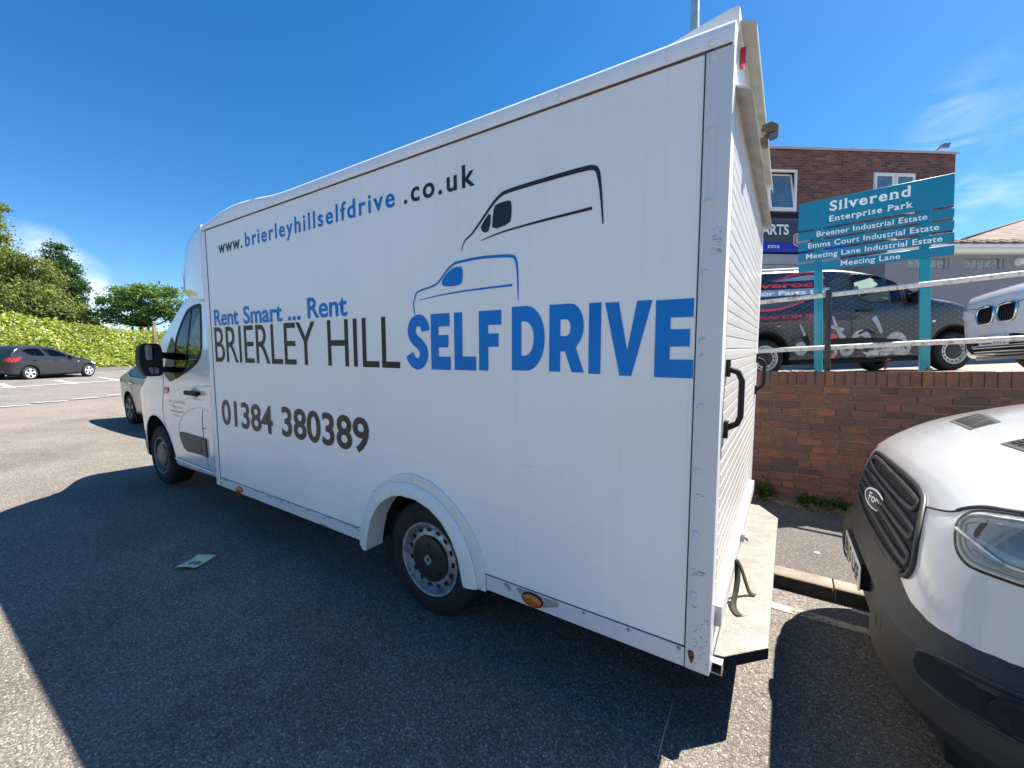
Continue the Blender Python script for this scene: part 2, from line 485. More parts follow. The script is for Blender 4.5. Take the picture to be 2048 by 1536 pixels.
def brick_tex(name, scale, cols, mortar):
    m, nt, b = nodes(name)
    v = coords(nt)
    bt = nt.nodes.new('ShaderNodeTexBrick')
    bt.inputs['Color1'].default_value = (0, 0, 0, 1); bt.inputs['Color2'].default_value = (1, 1, 1, 1); bt.inputs['Mortar'].default_value = (.5, .5, .5, 1)
    bt.inputs['Scale'].default_value = 1; bt.inputs['Brick Width'].default_value = .225; bt.inputs['Row Height'].default_value = .075
    bt.inputs['Mortar Size'].default_value = .006; bt.inputs['Mortar Smooth'].default_value = .2
    nt.links.new(v, bt.inputs['Vector'])
    c = ramp(nt, bt.outputs['Color'], cols)
    n = noise(nt, v, .8, 5)
    c = mix(nt, 1, c, ramp(nt, n.outputs[0], [(.3, .75), (.7, 1.15)]), 'MULTIPLY')
    c = mix(nt, bt.outputs['Fac'], c, mortar)
    nt.links.new(c, b.inputs['Base Color']); b.inputs['Roughness'].default_value = .9
    bump(nt, b, math_(nt, 'SUBTRACT', 1, bt.outputs['Fac']), .6, .01)
    return m
M_BRICKB = brick_tex('brown_brick_facade', 1, [(0, (.075, .045, .042)), (.25, (.15, .062, .048)), (.5, (.23, .088, .062)), (.75, (.095, .055, .055)), (1, (.26, .125, .085))], (.19, .135, .115))
M_UPVC = simple('white_upvc', (.78, .79, .80), .35, 0, 0, .03)
M_RENDER = simple('grey_render', (.25, .255, .285), .9, 0, 0, .06, 2, .3, .25)
M_GREYPANEL = simple('grey_shutter_paint', (.38, .39, .41), .6, 0, 0, .05, 3)
def glass_dark(name, col=(.02, .025, .03), rough=.03, spec=.8):
    m, nt, b = nodes(name)
    v = coords(nt); n = noise(nt, v, 3, 3)
    nt.links.new(ramp(nt, n.outputs[0], [(.3, [c*.8 for c in col]), (.7, [c*1.2 for c in col])]), b.inputs['Base Color'])
    b.inputs['Roughness'].default_value = rough; b.inputs['Specular IOR Level'].default_value = spec
    b.inputs['Coat Weight'].default_value = .5
    return m
M_GLASS = glass_dark('window_glass', (.09, .14, .20))
M_AUTOGLASS = glass_dark('tinted_car_glass', (.015, .02, .02))
def clear_glass(name, tint=(.75, .85, .8)):
    m, nt, b = nodes(name)
    out = nt.nodes['Material Output']
    gl = nt.nodes.new('ShaderNodeBsdfGlossy'); gl.inputs['Roughness'].default_value = .02
    tr = nt.nodes.new('ShaderNodeBsdfTransparent'); tr.inputs['Color'].default_value = (*tint, 1)
    fr = nt.nodes.new('ShaderNodeFresnel'); fr.inputs['IOR'].default_value = 1.5
    f2 = math_(nt, 'MULTIPLY', fr.outputs[0], .9)
    mx = nt.nodes.new('ShaderNodeMixShader')
    nt.links.new(f2, mx.inputs[0]); nt.links.new(tr.outputs[0], mx.inputs[1]); nt.links.new(gl.outputs[0], mx.inputs[2])
    nt.links.new(mx.outputs[0], out.inputs[0]); nt.nodes.remove(b)
    return m
M_CLEAR = clear_glass('clear_glass')
M_TEAL = simple('teal_sign_paint', (.0, .19, .30), .42, 0, .2, .05, 4)
M_TEALPOST = simple('teal_post_paint', (.0, .27, .33), .4, 0, .3, .06, 5)
M_SIGNWHITE = simple('white_sign_vinyl', (.82, .84, .84), .5, 0, 0, .03)
def railpaint():
    m, nt, b = nodes('flaking_white_rail_paint'); v = coords(nt)
    n = noise(nt, v, 26, 8, .72); n2 = noise(nt, v, 5, 4)
    f = math_(nt, 'ADD', n.outputs[0], math_(nt, 'MULTIPLY', n2.outputs[0], .25))
    c = ramp(nt, f, [(.55, (.72, .70, .64)), (.68, (.62, .58, .50)), (.76, (.28, .22, .15))])
    nt.links.new(c, b.inputs['Base Color']); b.inputs['Roughness'].default_value = .6
    bump(nt, b, f, .3, .004); return m
M_RAIL = railpaint()
M_BLACK = simple('black_plastic', (.012, .012, .013), .6, 0, 0, .2, 8, .25)
M_BLACKPAINT = simple('black_post_paint', (.015, .015, .018), .4, 0, 0, .2, 8)
M_RUBBER = simple('tyre_rubber', (.02, .02, .021), .8, 0, 0, .25, 12, .3)
M_STEEL = simple('galvanised_steel', (.55, .55, .54), .42, .8, 0, .15, 8)
M_DARK = simple('underbody_black', (.008, .008, .009), .9, 0, 0, .1)
def leafmat(name, cols, trans=.35):
    m, nt, b = nodes(name)
    g = nt.nodes.new('ShaderNodeNewGeometry'); v = coords(nt)
    c = ramp(nt, g.outputs['Random Per Island'], cols)
    n = noise(nt, v, .55, 4); c = mix(nt, 1, c, ramp(nt, n.outputs[0], [(.35, .72), (.65, 1.2)]), 'MULTIPLY')
    nt.links.new(c, b.inputs['Base Color']); b.inputs['Roughness'].default_value = .55; b.inputs['Specular IOR Level'].default_value = .3
    t = nt.nodes.new('ShaderNodeBsdfTranslucent'); nt.links.new(mix(nt, 1, c, (1.1, 1.25, .5), 'MULTIPLY'), t.inputs['Color'])
    mx = nt.nodes.new('ShaderNodeMixShader'); mx.inputs[0].default_value = trans
    out = nt.nodes['Material Output']
    nt.links.new(b.outputs[0], mx.inputs[1]); nt.links.new(t.outputs[0], mx.inputs[2]); nt.links.new(mx.outputs[0], out.inputs[0])
    return m
M_LEAF_OLIVE = leafmat('olive_tree_leaves', [(0, (.07, .10, .026)), (.4, (.16, .20, .055)), (.75, (.24, .27, .085)), (1, (.34, .35, .14))])
M_LEAF_DARK = leafmat('dark_tree_leaves', [(0, (.022, .055, .022)), (.5, (.048, .105, .038)), (1, (.10, .17, .06))])
M_LEAF_MID = leafmat('green_tree_leaves', [(0, (.05, .11, .032)), (.5, (.125, .21, .06)), (1, (.24, .33, .10))])
M_BRAMBLE = leafmat('bramble_leaves', [(0, (.13, .19, .03)), (.35, (.26, .33, .055)), (.65, (.38, .42, .09)), (.88, (.47, .45, .15)), (1, (.54, .42, .22))])
M_WEED = leafmat('weed_leaves', [(0, (.03, .08, .012)), (.5, (.06, .14, .02)), (1, (.11, .19, .035))])
M_STRAW = simple('dry_straw', (.35, .27, .14), .8, 0, 0, .3, 30)
M_PETAL = simple('white_blossom', (.8, .8, .75), .7, 0, 0, .1)
M_BARK = simple('tree_bark', (.08, .06, .045), .9, 0, 0, .35, 6, .2, .6)
M_SOIL = simple('bank_soil', (.10, .11, .035), .95, 0, 0, .35, 1.2)
M_WOOD = simple('weathered_timber', (.26, .17, .11), .85, 0, 0, .25, 6)
def tiles_mat():
    m, nt, b = nodes('brown_roof_tiles'); v = coords(nt)
    bt = nt.nodes.new('ShaderNodeTexBrick'); bt.inputs['Color1'].default_value = (0, 0, 0, 1); bt.inputs['Color2'].default_value = (1, 1, 1, 1)
    bt.inputs['Scale'].default_value = 1; bt.inputs['Brick Width'].default_value = .3; bt.inputs['Row Height'].default_value = .09; bt.inputs['Mortar Size'].default_value = .008
    nt.links.new(v, bt.inputs['Vector'])
    c = ramp(nt, bt.outputs['Color'], [(0, (.15, .105, .08)), (.5, (.21, .155, .12)), (1, (.26, .20, .16))])
    c = mix(nt, bt.outputs['Fac'], c, (.06, .045, .035)); nt.links.new(c, b.inputs['Base Color']); b.inputs['Roughness'].default_value = .9
    return m
M_TILES = tiles_mat()
M_RIDGE = simple('dark_clay_tile', (.17, .105, .075), .85, 0, 0, .3, 5)

# ---------------------------------------------------------------- ground, road, kerb, pavement
def gz(x, y):
    d = -(x+1.51); e = min(max(0, d-8), 27)
    z = .0266*d+.00099*e*e
    if d > 35: z = .0266*35+.00099*27*27+.06*(min(d, 60)-35)
    return z
def sheet(name, xs, ys, mat, zoff=0, clip=None):
    m = MB(); n = len(ys)
    m.add([(x, y, gz(x, y)+zoff) for x in xs for y in ys], [(i*n+j, (i+1)*n+j, (i+1)*n+j+1, i*n+j+1) for i in range(len(xs)-1) for j in range(n-1)])
    return m.build(name, mat, None, True)
def steps(a, b, n): return [a+(b-a)*i/n for i in range(n+1)]
struct(sheet('ground', [-900, -400, -200]+steps(-100, -6, 60)+steps(-5, 6, 12)+[12, 40, 200, 600], [-800, -300, -100]+steps(-40, 40, 20)+[100, 300, 800], M_ROAD2, -.012))
m = MB(); ysr = [-14, -11, -8, -5, -3, -2, -1, -.4, .3, 1.0, 1.66]
x0r = lambda y: -12.38-.92*(max(y, -6)+.4)+.06*math.sin(y*7)
m.add([(x0r(y)+(9-x0r(y))*(i/50)**1.0, y, 0) for i in range(51) for y in ysr], [(i*11+j, (i+1)*11+j, (i+1)*11+j+1, i*11+j+1) for i in range(50) for j in range(10)])
m.v = [(x, y, gz(x, y)) for x, y, z in m.v]
struct(m.build('side_road', M_ROAD, None, True))
def band(name, a, b, wa, wb, mat, zoff, n=24):
    """strip of road surface or paint from a to b, wa / wb metres to its two sides"""
    a = Vector(a); b = Vector(b); d = (b-a).normalized(); nn = Vector((-d.y, d.x)); m = MB(); vs = []; nc = max(2, int((wb-wa)/.7))
    for i in range(n+1):
        p = a+(b-a)*i/n
        for k in [j/nc for j in range(nc+1)]:
            q = p+nn*(wa+(wb-wa)*k); vs.append((q.x, q.y, gz(q.x, q.y)+zoff))
    w_ = nc+1; m.add(vs, [(i*w_+j, i*w_+j+1, (i+1)*w_+j+1, (i+1)*w_+j) for i in range(n) for j in range(nc)])
    return m.build(name, mat)
struct(band('far_road', (-6.5, -22.0), (-36.5, 28.0), -2.2, 13.3, M_FARROAD, .004, 60))
for i, (a, b) in enumerate([((-16.93, .09), (-17.17, .65)), ((-17.6, .80), (-17.83, 1.48)), ((-18.2, 1.63), (-18.5, 2.31)), ((-19.05, 2.62), (-19.4, 3.2)), ((-19.9, 3.75), (-20.25, 4.35)), ((-16.4, -.95), (-16.7, -.33))]):
    struct(band('road_marking', a, b, -.06, .06, M_WHITEPAINT, .018, 3))
struct(band('parking_bay_line', (-20.5, -3.2), (-29.0, 8.6), -.06, .06, M_WHITEPAINT, .018, 20))
for a, b in (((-25.3, 1.0), (-23.2, 1.05)), ((-26.55, 2.70), (-24.75, 2.98)), ((-28.1, 4.44), (-26.2, 4.66))):
    struct(band('parking_bay_line', a, b, -.10, .10, M_WHITEPAINT, .0185, 4))
far_kerb = band('far_kerb', (-27.0, -5.4), (-39.0, 16.4), 0, .16, M_KERB, .03, 40); struct(far_kerb)
struct(band('far_footpath', (-27.0, -5.4), (-39.0, 16.4), .16, 2.4, M_PAVE, .026, 40))
struct(band('yellow_line', (-7.0, 1.375), (6.0, 1.375), -.035, .045, M_YELLOW, .004, 30))
struct(band('road_marking', (.60, 1.615), (.80, 1.60), -.02, .015, M_WHITEPAINT, .004, 3))

pz = lambda x: gz(x, 0)+.095
m = MB(); xs = steps(-9, 9, 36)
m.add([(x, y, pz(x)+(.0 if y < 2 else .005)) for x in xs for y in (1.80, 2.4, 3.0, 3.62)], [(i*4+j, (i+1)*4+j, (i+1)*4+j+1, i*4+j+1) for i in range(36) for j in range(3)])
struct(m.build('pavement', M_PAVE))
m = MB(); x = -8.63
while x < 8.5:
    a, b = x+.004, x+.911
    prof = [(1.66, -.15), (1.668, .062), (1.676, .084), (1.695, .093), (1.80, .097), (1.80, -.15)]
    m.loft([[(a, y, gz(a, 0)+z) for y, z in prof], [(b, y, gz(b, 0)+z) for y, z in prof]])
    x += .915
kb_ = struct(m.build('kerb', [M_KERB, simple('shaded_kerb_face', (.045, .038, .033), .9, 0, 0, .35, 12, .3, .4)], None, bev=.003, seg=1))
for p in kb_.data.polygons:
    if p.normal.y < -.75: p.material_index = 1  # road-facing side gets a darker colour, with its shade painted in

# upper yard behind the retaining wall
m2 = MB(); xs = [-5, -1, 0, 1, 2, 3, 4, 6, 40]
yz = lambda x, y: 1.312+.0389*((x+.06)*.836+(y-6.83)*.549)
m2.add([(x, y, min(1.7, yz(x, y))) for x in xs for y in (3.66, 5, 8, 11, 14, 60)], [(i*6+j, i*6+6+j, i*6+7+j, i*6+1+j) for i in range(len(xs)-1) for j in range(5)])
struct(m2.build('yard', M_YARD))

# ---------------------------------------------------------------- retaining wall, real bricks
WX0, WX1 = -4.8, 8.2
wall = thing('retaining_wall', 'long brick retaining wall with upright coping bricks behind the pavement', 'wall', (0, 3.5, 0))
m = MB(); m.box(WX0, WX1, .012, .15, -.3, 1.318); m.build('mortar_bed', M_MORTAR, wall)
m = MB(); rnd = random.Random(3)
row = 0; z = -.085
while z < 1.25:
    h = .0685; x = WX0+(-.11 if row % 2 else 0)+rnd.uniform(-.02, .02)
    while x < WX1:
        L = .215 if rnd.random() > .22 else .103
        dy = rnd.uniform(-.003, .004); dz = rnd.uniform(-.002, .002); t = rnd.uniform(-.0025, .0025)
        a, b = max(x, WX0), min(x+L, WX1)
        if b-a > .03:
            m.add([(X, Y+(t if X == b else -t), Z+dz) for X in (a, b) for Y in (dy, .10) for Z in (z, z+h)],
                  [(0, 1, 3, 2), (4, 6, 7, 5), (0, 4, 5, 1), (2, 3, 7, 6), (0, 2, 6, 4), (1, 5, 7, 3)])
        x += L+.0085
    z += .0765; row += 1
TOPROW = z
m.build('brickwork', M_BRICK, wall, bev=.005, seg=1)
m = MB(); x = WX0
while x < WX1:
    w = .0695+rnd.uniform(-.002, .002); dy = rnd.uniform(-.004, .003); dz = rnd.uniform(-.003, .003)
    m.box(x, x+w, -.012+dy, .205+dy, TOPROW+.002, 1.437+dz); x += w+.0085
m.build('coping_course', M_COPE, wall, bev=.008, seg=2)
m = MB(); m.box(WX0, WX1, .004, .20, TOPROW-.004, 1.428); m.build('coping_mortar', M_MORTAR, wall)
m = MB(); m.box(WX0-.006, WX1, .158, .30, -.3, 1.33); m.build('backing', M_MORTAR, wall)

# ---------------------------------------------------------------- estate sign
sign = thing('estate_sign', 'teal estate sign of five lettered boards on two square posts behind the wall', 'sign', (.324, 4.202, 1.40), R(-5.17))
Z0 = -1.40
def board(z0, z1, uL, uR, lines, serif=False, name='sign_board'):
    mb = MB(); mb.box(uL, uR, -.012, .006, z0+Z0, z1+Z0); o = mb.build(name, M_TEAL, sign, bev=.003, seg=1)
    return o
SP = lambda u, v: Vector((u, -.0135, v+Z0))
b1 = board(3.052, 3.356, -.008, 1.243, 0)
b2 = board(2.934, 3.026, -.006, 1.248, 0)
b3 = board(2.818, 2.910, -.004, 1.251, 0)
b4 = board(2.699, 2.791, -.002, 1.254, 0)
b5 = board(2.572, 2.667, 0, 1.257, 0)
def serif_text(s, u0, u1, base, h, P, name, mat, parent, bold):
    """roman capitals and lower case: the plain letters plus slab serifs set at the feet and heads of their stems"""
    o = lay_text([(s, u0, u1, base, h)], P, name, mat, parent, bold, spacing=1.16)
    b = text_bm(s, bold, 1.16); lo, hi = cap_h(bold)
    x0 = min(v.co.x for v in b.verts); x1 = max(v.co.x for v in b.verts)
    tris = [[(v.co.x, v.co.y) for v in f.verts] for f in b.faces]; b.free()
    ends = []
    for i in range(1, len(s)+1):
        if s[i-1] == ' ': ends.append(ends[-1]); continue
        q = text_bm(s[:i], bold, 1.16); ends.append(max(v.co.x for v in q.verts)); q.free()
    def spans(y):
        iv = []
        for t in tris:
            xs = []
            for k in range(len(t)):
                (xa, ya), (xb, yb) = t[k], t[(k+1) % len(t)]
                if (ya-y)*(yb-y) < 0: xs.append(xa+(xb-xa)*(y-ya)/(yb-ya))
            if len(xs) >= 2: iv.append((min(xs), max(xs)))
        iv.sort(); out = []
        for a, c in iv:
            if out and a <= out[-1][1]+1e-4: out[-1][1] = max(out[-1][1], c)
            else: out.append([a, c])
        return out
    xh = text_bm('x', bold); xt = max(v.co.y for v in xh.verts); xh.free(); H = hi-lo; e = .03*H; sw = .055*H; th = .085*H
    rects = []
    def add(y0, y1, letters, yq, left=1, right=1):
        for a, c in spans(yq):
            k = next((i for i, en in enumerate(ends) if (a+c)/2 <= en+1e-3), None)
            if k is not None and s[k] in letters and c-a < .40*H: rects.append((a-sw*left, c+sw*right, y0, y1))
    add(lo, lo+th, 'ilrnkPhm', lo+e); add(lo, lo+th, 'd', lo+e, 0, 1)
    add(xt-th, xt, 'irnp', xt-e*1.5, 1, 0); add(xt-th, xt, 'v', xt-e)
    add(hi-th, hi, 'EP', hi-e, .6, 0); add(lo, lo+th, 'E', lo+e, .6, 0)
    asc = text_bm('l', bold); at_ = max(v.co.y for v in asc.verts); asc.free(); add(at_-th, at_, 'ldk', at_-e, 1.1, 0)
    f = (u1-u0)/(x1-x0)
    slabs([(u0+(a-x0)*f, u0+(c-x0)*f, base+(y0-lo)/H*h, base+(y1-lo)/H*h) for a, c, y0, y1 in rects], P, name, mat, parent)
    return o
def slabs(rects, P, name, mat, parent, lift=.0008):
    mb = MB()
    for u0, u1, v0, v1 in rects:
        p = [P(u0, v0), P(u1, v0), P(u1, v1), P(u0, v1)]
        mb.add([(q.x, q.y-lift, q.z) for q in p], [(0, 1, 2, 3)])
    return mb.build(name, mat, parent)
serif_text('Silverend', .276, .931, 3.212, .108, SP, 'lettering', M_SIGNWHITE, b1, .022)
serif_text('Enterprise Park', .276, .951, 3.097, .064, SP, 'lettering', M_SIGNWHITE, b1, .022)
lay_text([('Breener Industrial Estate', .166, 1.06, 2.952, .058)], SP, 'lettering', M_SIGNWHITE, b2, .012, spacing=1.06)
lay_text([('Emms Court Industrial Estate', .09, 1.146, 2.833, .058)], SP, 'lettering', M_SIGNWHITE, b3, .012, spacing=1.06)
lay_text([('Meeting Lane Industrial Estate', .073, 1.171, 2.714, .058)], SP, 'lettering', M_SIGNWHITE, b4, .012, spacing=1.06)
lay_text([('Meeting Lane', .387, .869, 2.594, .058)], SP, 'lettering', M_SIGNWHITE, b5, .012, spacing=1.06)
for uT, uB, w in ((.149, .171, .078), (1.019, 1.04, .080)):
    mb = MB(); z1 = 3.34+Z0; z0 = 1.36+Z0; k = (uT-uB)/(2.55-1.457); top = uB+k*(3.34-1.457); bot = uB+k*(1.36-1.457)
    mb.add([(u+du, y, z) for (u, z) in ((bot, z0), (top, z1)) for du in (0, w) for y in (.0075, .0875)], [(0, 1, 3, 2), (4, 6, 7, 5), (0, 4, 5, 1), (2, 3, 7, 6), (0, 2, 6, 4), (1, 5, 7, 3)])
    mb.build('sign_post', M_TEALPOST, sign, bev=.006)

# ---------------------------------------------------------------- railing
railing = thing('railing', 'flaking white tubular railing with a black post on top of the brick wall', 'railing', (.59, 3.78, 1.437))
O = Vector((.59, 3.78, 1.437))
def rel(pts): return [Vector(p)-O for p in pts]
for za, zb in ((2.211, 2.288), (1.6645, 1.7275)):
    k = (zb-za)/1.95
    mb = MB(); pts = []
    for i in range(30):
        x = -4.3+i*.42; pts.append((x, 3.78, za+k*(x+.01)+rnd.uniform(-.002, .002)))
    mb.tube(rel(pts), .0245, 14); mb.build('rail', M_RAIL, railing, True)
for x in (-3.2, -1.3, .584, 3.3, 5.2, 7.1):
    k = 2.211+.0395*(x+.01)
    mb = MB(); mb.tube(rel([(x+.004, 3.755, 1.40), (x, 3.755, k+.03)]), .026, 14)
    mb.tube(rel([(x, 3.755, k+.03), (x, 3.755, k+.045)]), .0275, 14); mb.build('post', M_BLACKPAINT, railing, True, 40)

# ---------------------------------------------------------------- lamp column
lp = thing('lamp_column', 'tall pale steel lamp column rising behind the white box van', 'lamp post', (-.674, 3.3, pz(-.6)))
mb = MB(); mb.tube([(0, 0, 0), (0, 0, 1.3)], .07, 16); mb.build('base_section', M_STEEL, lp, True, 40)
mb = MB(); mb.tube([(0, 0, 1.3), (0, 0, 5.0), (0, 0, 8.0)], [.048, .046, .04], 16); mb.build('column', M_STEEL, lp, True, 40)
mb = MB(); mb.tube([(0, 0, 8.0), (0, -.25, 8.25), (0, -1.0, 8.3)], .03, 10); mb.build('bracket', M_STEEL, lp, True)
mb = MB(); mb.box(-.14, .14, -1.6, -.95, 8.24, 8.36); mb.build('lantern', M_GREYPANEL, lp, bev=.04)

# ---------------------------------------------------------------- brick office building
bb = thing('brick_building', 'two storey brown brick building with white windows and flat roof behind the teal sign', 'building', (4.337, 16.252, 1.45), R(36.5))
ZB = -1.45
def FP(u, z): return (u, 0, z+ZB)
def wall_with_holes(u0, u1, z0, z1, holes, depth, name, mat, parent):
    us = sorted({u0, u1}|{h[0] for h in holes}|{h[1] for h in holes}); zs = sorted({z0, z1}|{h[2] for h in holes}|{h[3] for h in holes})
    mb = MB()
    for i in range(len(us)-1):
        for j in range(len(zs)-1):
            cu, cz = (us[i]+us[i+1])/2, (zs[j]+zs[j+1])/2
            if any(h[0] < cu < h[1] and h[2] < cz < h[3] for h in holes): continue
            mb.add([(us[i], 0, zs[j]), (us[i+1], 0, zs[j]), (us[i+1], 0, zs[j+1]), (us[i], 0, zs[j+1])], [(0, 1, 2, 3)])
    for h in holes:
        a, b, c, d = h[:4]
        mb.add([(a, 0, c), (b, 0, c), (b, 0, d), (a, 0, d), (a, depth, c), (b, depth, c), (b, depth, d), (a, depth, d)], [(0, 4, 5, 1), (1, 5, 6, 2), (2, 6, 7, 3), (3, 7, 4, 0)])
    mb.add([(u1, 0, z0), (u1, 9, z0), (u1, 9, z1), (u1, 0, z1), (u0, 0, z0), (u0, 9, z0), (u0, 9, z1), (u0, 0, z1)], [(0, 1, 2, 3), (4, 7, 6, 5), (1, 5, 6, 2), (3, 2, 6, 7)])
    return mb
H1 = (-6.62, -4.885, 6.10+ZB, 7.32+ZB); H2 = (-2.56, -1.20, 6.10+ZB, 7.31+ZB); H3 = (-9.4, -7.7, 6.10+ZB, 7.32+ZB)
mb = wall_with_holes(-10.5, 0, -.3, 7.90+ZB, [H1, H2, H3, (-10.2, -3.6, -.3, 4.55+ZB)], .11, 'wall', M_BRICKB, bb)
bm_ = mb.bm()
# lay the brick pattern in wall-plane coordinates: swap so that object x/z drive the texture
for v in bm_.verts: v.co = (v.co.x, v.co.z, -v.co.y)
o = link_mesh('wall', bm_, M_BRICKB, bb); o.rotation_euler = (R(90), 0, 0)
mb = MB(); mb.box(-10.55, .05, -.05, 9.0, 7.90+ZB, 7.955+ZB); mb.box(-10.55, .055, -.055, -.045, 7.87+ZB, 7.95+ZB); mb.build('roof_coping', M_GREYPANEL, bb, bev=.006)
M_SASH = M_UPVC
def window(H, lights, tilt=None, flip=False):
    a, b, c, d = H
    mb = MB(); f = .065
    mb.box(a, b, .03, .10, c, c+f); mb.box(a, b, .03, .10, d-f, d); mb.box(a, a+f, .03, .10, c+f, d-f); mb.box(b-f, b, .03, .10, c+f, d-f)
    n = lights
    for i in range(1, n):
        u = a+(b-a)*i/n; mb.box(u-.04, u+.04, .03, .10, c+f, d-f)
    w = mb.build('window', M_UPVC, bb, bev=.006)
    for i in range(n):
        u0 = a+(b-a)*i/n+(f if i == 0 else .04); u1 = a+(b-a)*(i+1)/n-(f if i == n-1 else .04)
        s = MB(); g = .05
        s.box(u0, u1, 0, .045, c+f, c+f+g); s.box(u0, u1, 0, .045, d-f-g, d-f); s.box(u0, u0+g, 0, .045, c+f+g, d-f-g); s.box(u1-g, u1, 0, .045, c+f+g, d-f-g)
        so = s.build('sash', M_UPVC, w, bev=.005)
        p = MB(); p.add([(u0+g, .02, c+f+g), (u1-g, .02, c+f+g), (u1-g, .02, d-f-g), (u0+g, .02, d-f-g)], [(0, 1, 2, 3)])
        po = p.build('pane', M_GLASS, w)
        if tilt:
            # tilt-and-turn sash leaning inwards at the top
            for q in (so, po):
                me = q.data
                for v in me.vertices:
                    v.co.y += (v.co.z-(c+f))*tilt
    bk = MB(); bk.add([(a, .5, c), (b, .5, c), (b, .5, d), (a, .5, d)], [(0, 1, 2, 3)]); bk.build('blind', M_UPVC, w)
    return w
window(H1, 2, .17); window(H2, 2); window(H3, 2)
mb = MB(); mb.box(-6.64, -4.87, -.012, .02, 5.90+ZB, 6.06+ZB); mb.build('spandrel', M_BLACK, bb)
m, nt, b = nodes('fascia_navy'); v = coords(nt)
n = noise(nt, v, 30, 2); nt.links.new(ramp(nt, n.outputs[0], [(.35, (.018, .024, .045)), (.75, (.05, .06, .085))]), b.inputs['Base Color']); b.inputs['Roughness'].default_value = .4
M_FASCIA = m
M_BLUE = simple('royal_blue_panel', (.005, .02, .36), .4, 0, 0, .06, 4)
mb = MB(); mb.box(-10.3, -3.4, -.10, -.005, 5.165+ZB, 5.86+ZB); fas = mb.build('fascia', M_FASCIA, bb, bev=.01)
mb = MB(); mb.box(-10.3, -3.4, -.104, -.005, 4.88+ZB, 5.162+ZB); fas2 = mb.build('fascia_strip', M_BLUE, bb, bev=.01)
lay_text([('PARTS', -6.20, -5.225, 5.375+ZB, .30)], lambda u, v: Vector((u, -.113, v)), 'lettering', M_UPVC, fas, .03)
lay_text([('EDS', -5.84, -5.49, 4.99+ZB, .085)], lambda u, v: Vector((u, -.107, v)), 'lettering', M_UPVC, fas2, .02, spacing=1.1)
M_RED = simple('signal_red', (.45, .012, .02), .4, 0, 0, .08)
mb = MB(); rr = rounded(-5.08, -4.60, 5.05+ZB, 5.42+ZB, .12, 6)
mb.prism(rr, 'y', -.125, -.106); em = mb.build('emblem', M_UPVC, fas)
mb = MB(); mb.prism(grow(rr, -.02), 'y', -.131, -.1255); mb.build('emblem_ring', M_RED, fas)
mb = MB(); mb.prism(grow(rr, -.055), 'y', -.137, -.1315); mb.build('emblem_field', M_GREYPANEL, fas)
mb = MB(); mb.box(-10.2, -3.6, .03, .12, -.3, 4.55+ZB)
for i in range(24): pass
mb.build('roller_shutter', M_GREYPANEL, bb)
mb = MB(); mb.box(-10.25, -3.55, -.03, .0, 4.55+ZB, 4.84+ZB); mb.build('lintel_box', M_GREYPANEL, bb, bev=.01)
mb = MB(); mb.box(-10.25, -3.55, -.02, .0, 4.842+ZB, 4.878+ZB); mb.build('shadow_gap', M_BLACK, bb)

fl = thing('floodlight', 'small grey floodlight tilted up at the roof corner of the brick building', 'floodlight')
fl.matrix_world = bb.matrix_basis @ Matrix.Translation((-.69, -.02, 7.955+ZB))
mb = MB(); mb.tube([(0, 0, 0), (.10, 0, .06), (.16, -.02, .10)], .02, 8); mb.build('bracket', M_BLACK, fl)
mb = MB(); mb.prism([(.10, .08), (.17, .19), (.37, .22), (.40, .19), (.34, .05)], 'y', -.10, .02); mb.build('housing', M_GREYPANEL, fl, bev=.012)
mb = MB(); mb.prism([(.12, .085), (.18, .18), (.36, .205), (.385, .18), (.33, .065)], 'y', -.106, -.1005); mb.build('lens', M_GLASS, fl)

# ---------------------------------------------------------------- grey rendered building
gb = thing('grey_building', 'single storey grey rendered building with tiled hip roof and glass block windows', 'building', (3.781, 13.64, 1.45), R(33.5))
holes = [(-1.19, -.115, 4.04+ZB, 4.31+ZB), (.262, 1.295, 4.04+ZB, 4.31+ZB), (1.75, 2.78, 4.04+ZB, 4.31+ZB), (3.25, 4.28, 4.04+ZB, 4.31+ZB)]
wall_with_holes(-1.78, 9, -.3, 4.52+ZB, holes, .14, 'w', None, None).build('wall', M_RENDER, gb)
m, nt, b = nodes('glass_blocks'); v = coords(nt)
n = noise(nt, v, 18, 4, .7, 1.5)
nt.links.new(ramp(nt, n.outputs[0], [(.3, (.10, .12, .13)), (.6, (.45, .5, .5)), (.75, (.75, .78, .75))]), b.inputs['Base Color'])
b.inputs['Roughness'].default_value = .12; bump(nt, b, n.outputs[0], .8, .03); M_BLOCK = m
for a, b_, c, d in holes:
    mb = MB(); nb = 5
    for i in range(nb):
        for j in range(1):
            w = (b_-a-.10)/nb; mb.box(a+.01+i*w+.008, a+.01+(i+1)*w-.008, .05, .12, c+.01, d-.02)
    o = mb.build('window', M_BLOCK, gb, bev=.015)
    mb = MB(); mb.box(b_-.10, b_, .02, .13, c, d); mb.box(a, b_-.1, .06, .135, c, d); mb.build('window_frame', M_RENDER, o)
mb = MB(); mb.box(-1.9, 9.2, -.32, -.20, 4.515+ZB, 4.60+ZB); mb.build('gutter', M_UPVC, gb, bev=.025)
mb = MB(); mb.box(-1.9, 9.2, -.195, -.17, 4.42+ZB, 4.60+ZB); mb.build('fascia_board', M_UPVC, gb, bev=.004)
mb = MB(); mb.box(-1.9, 9.2, -.168, .0, 4.40+ZB, 4.42+ZB); mb.build('soffit', M_UPVC, gb)
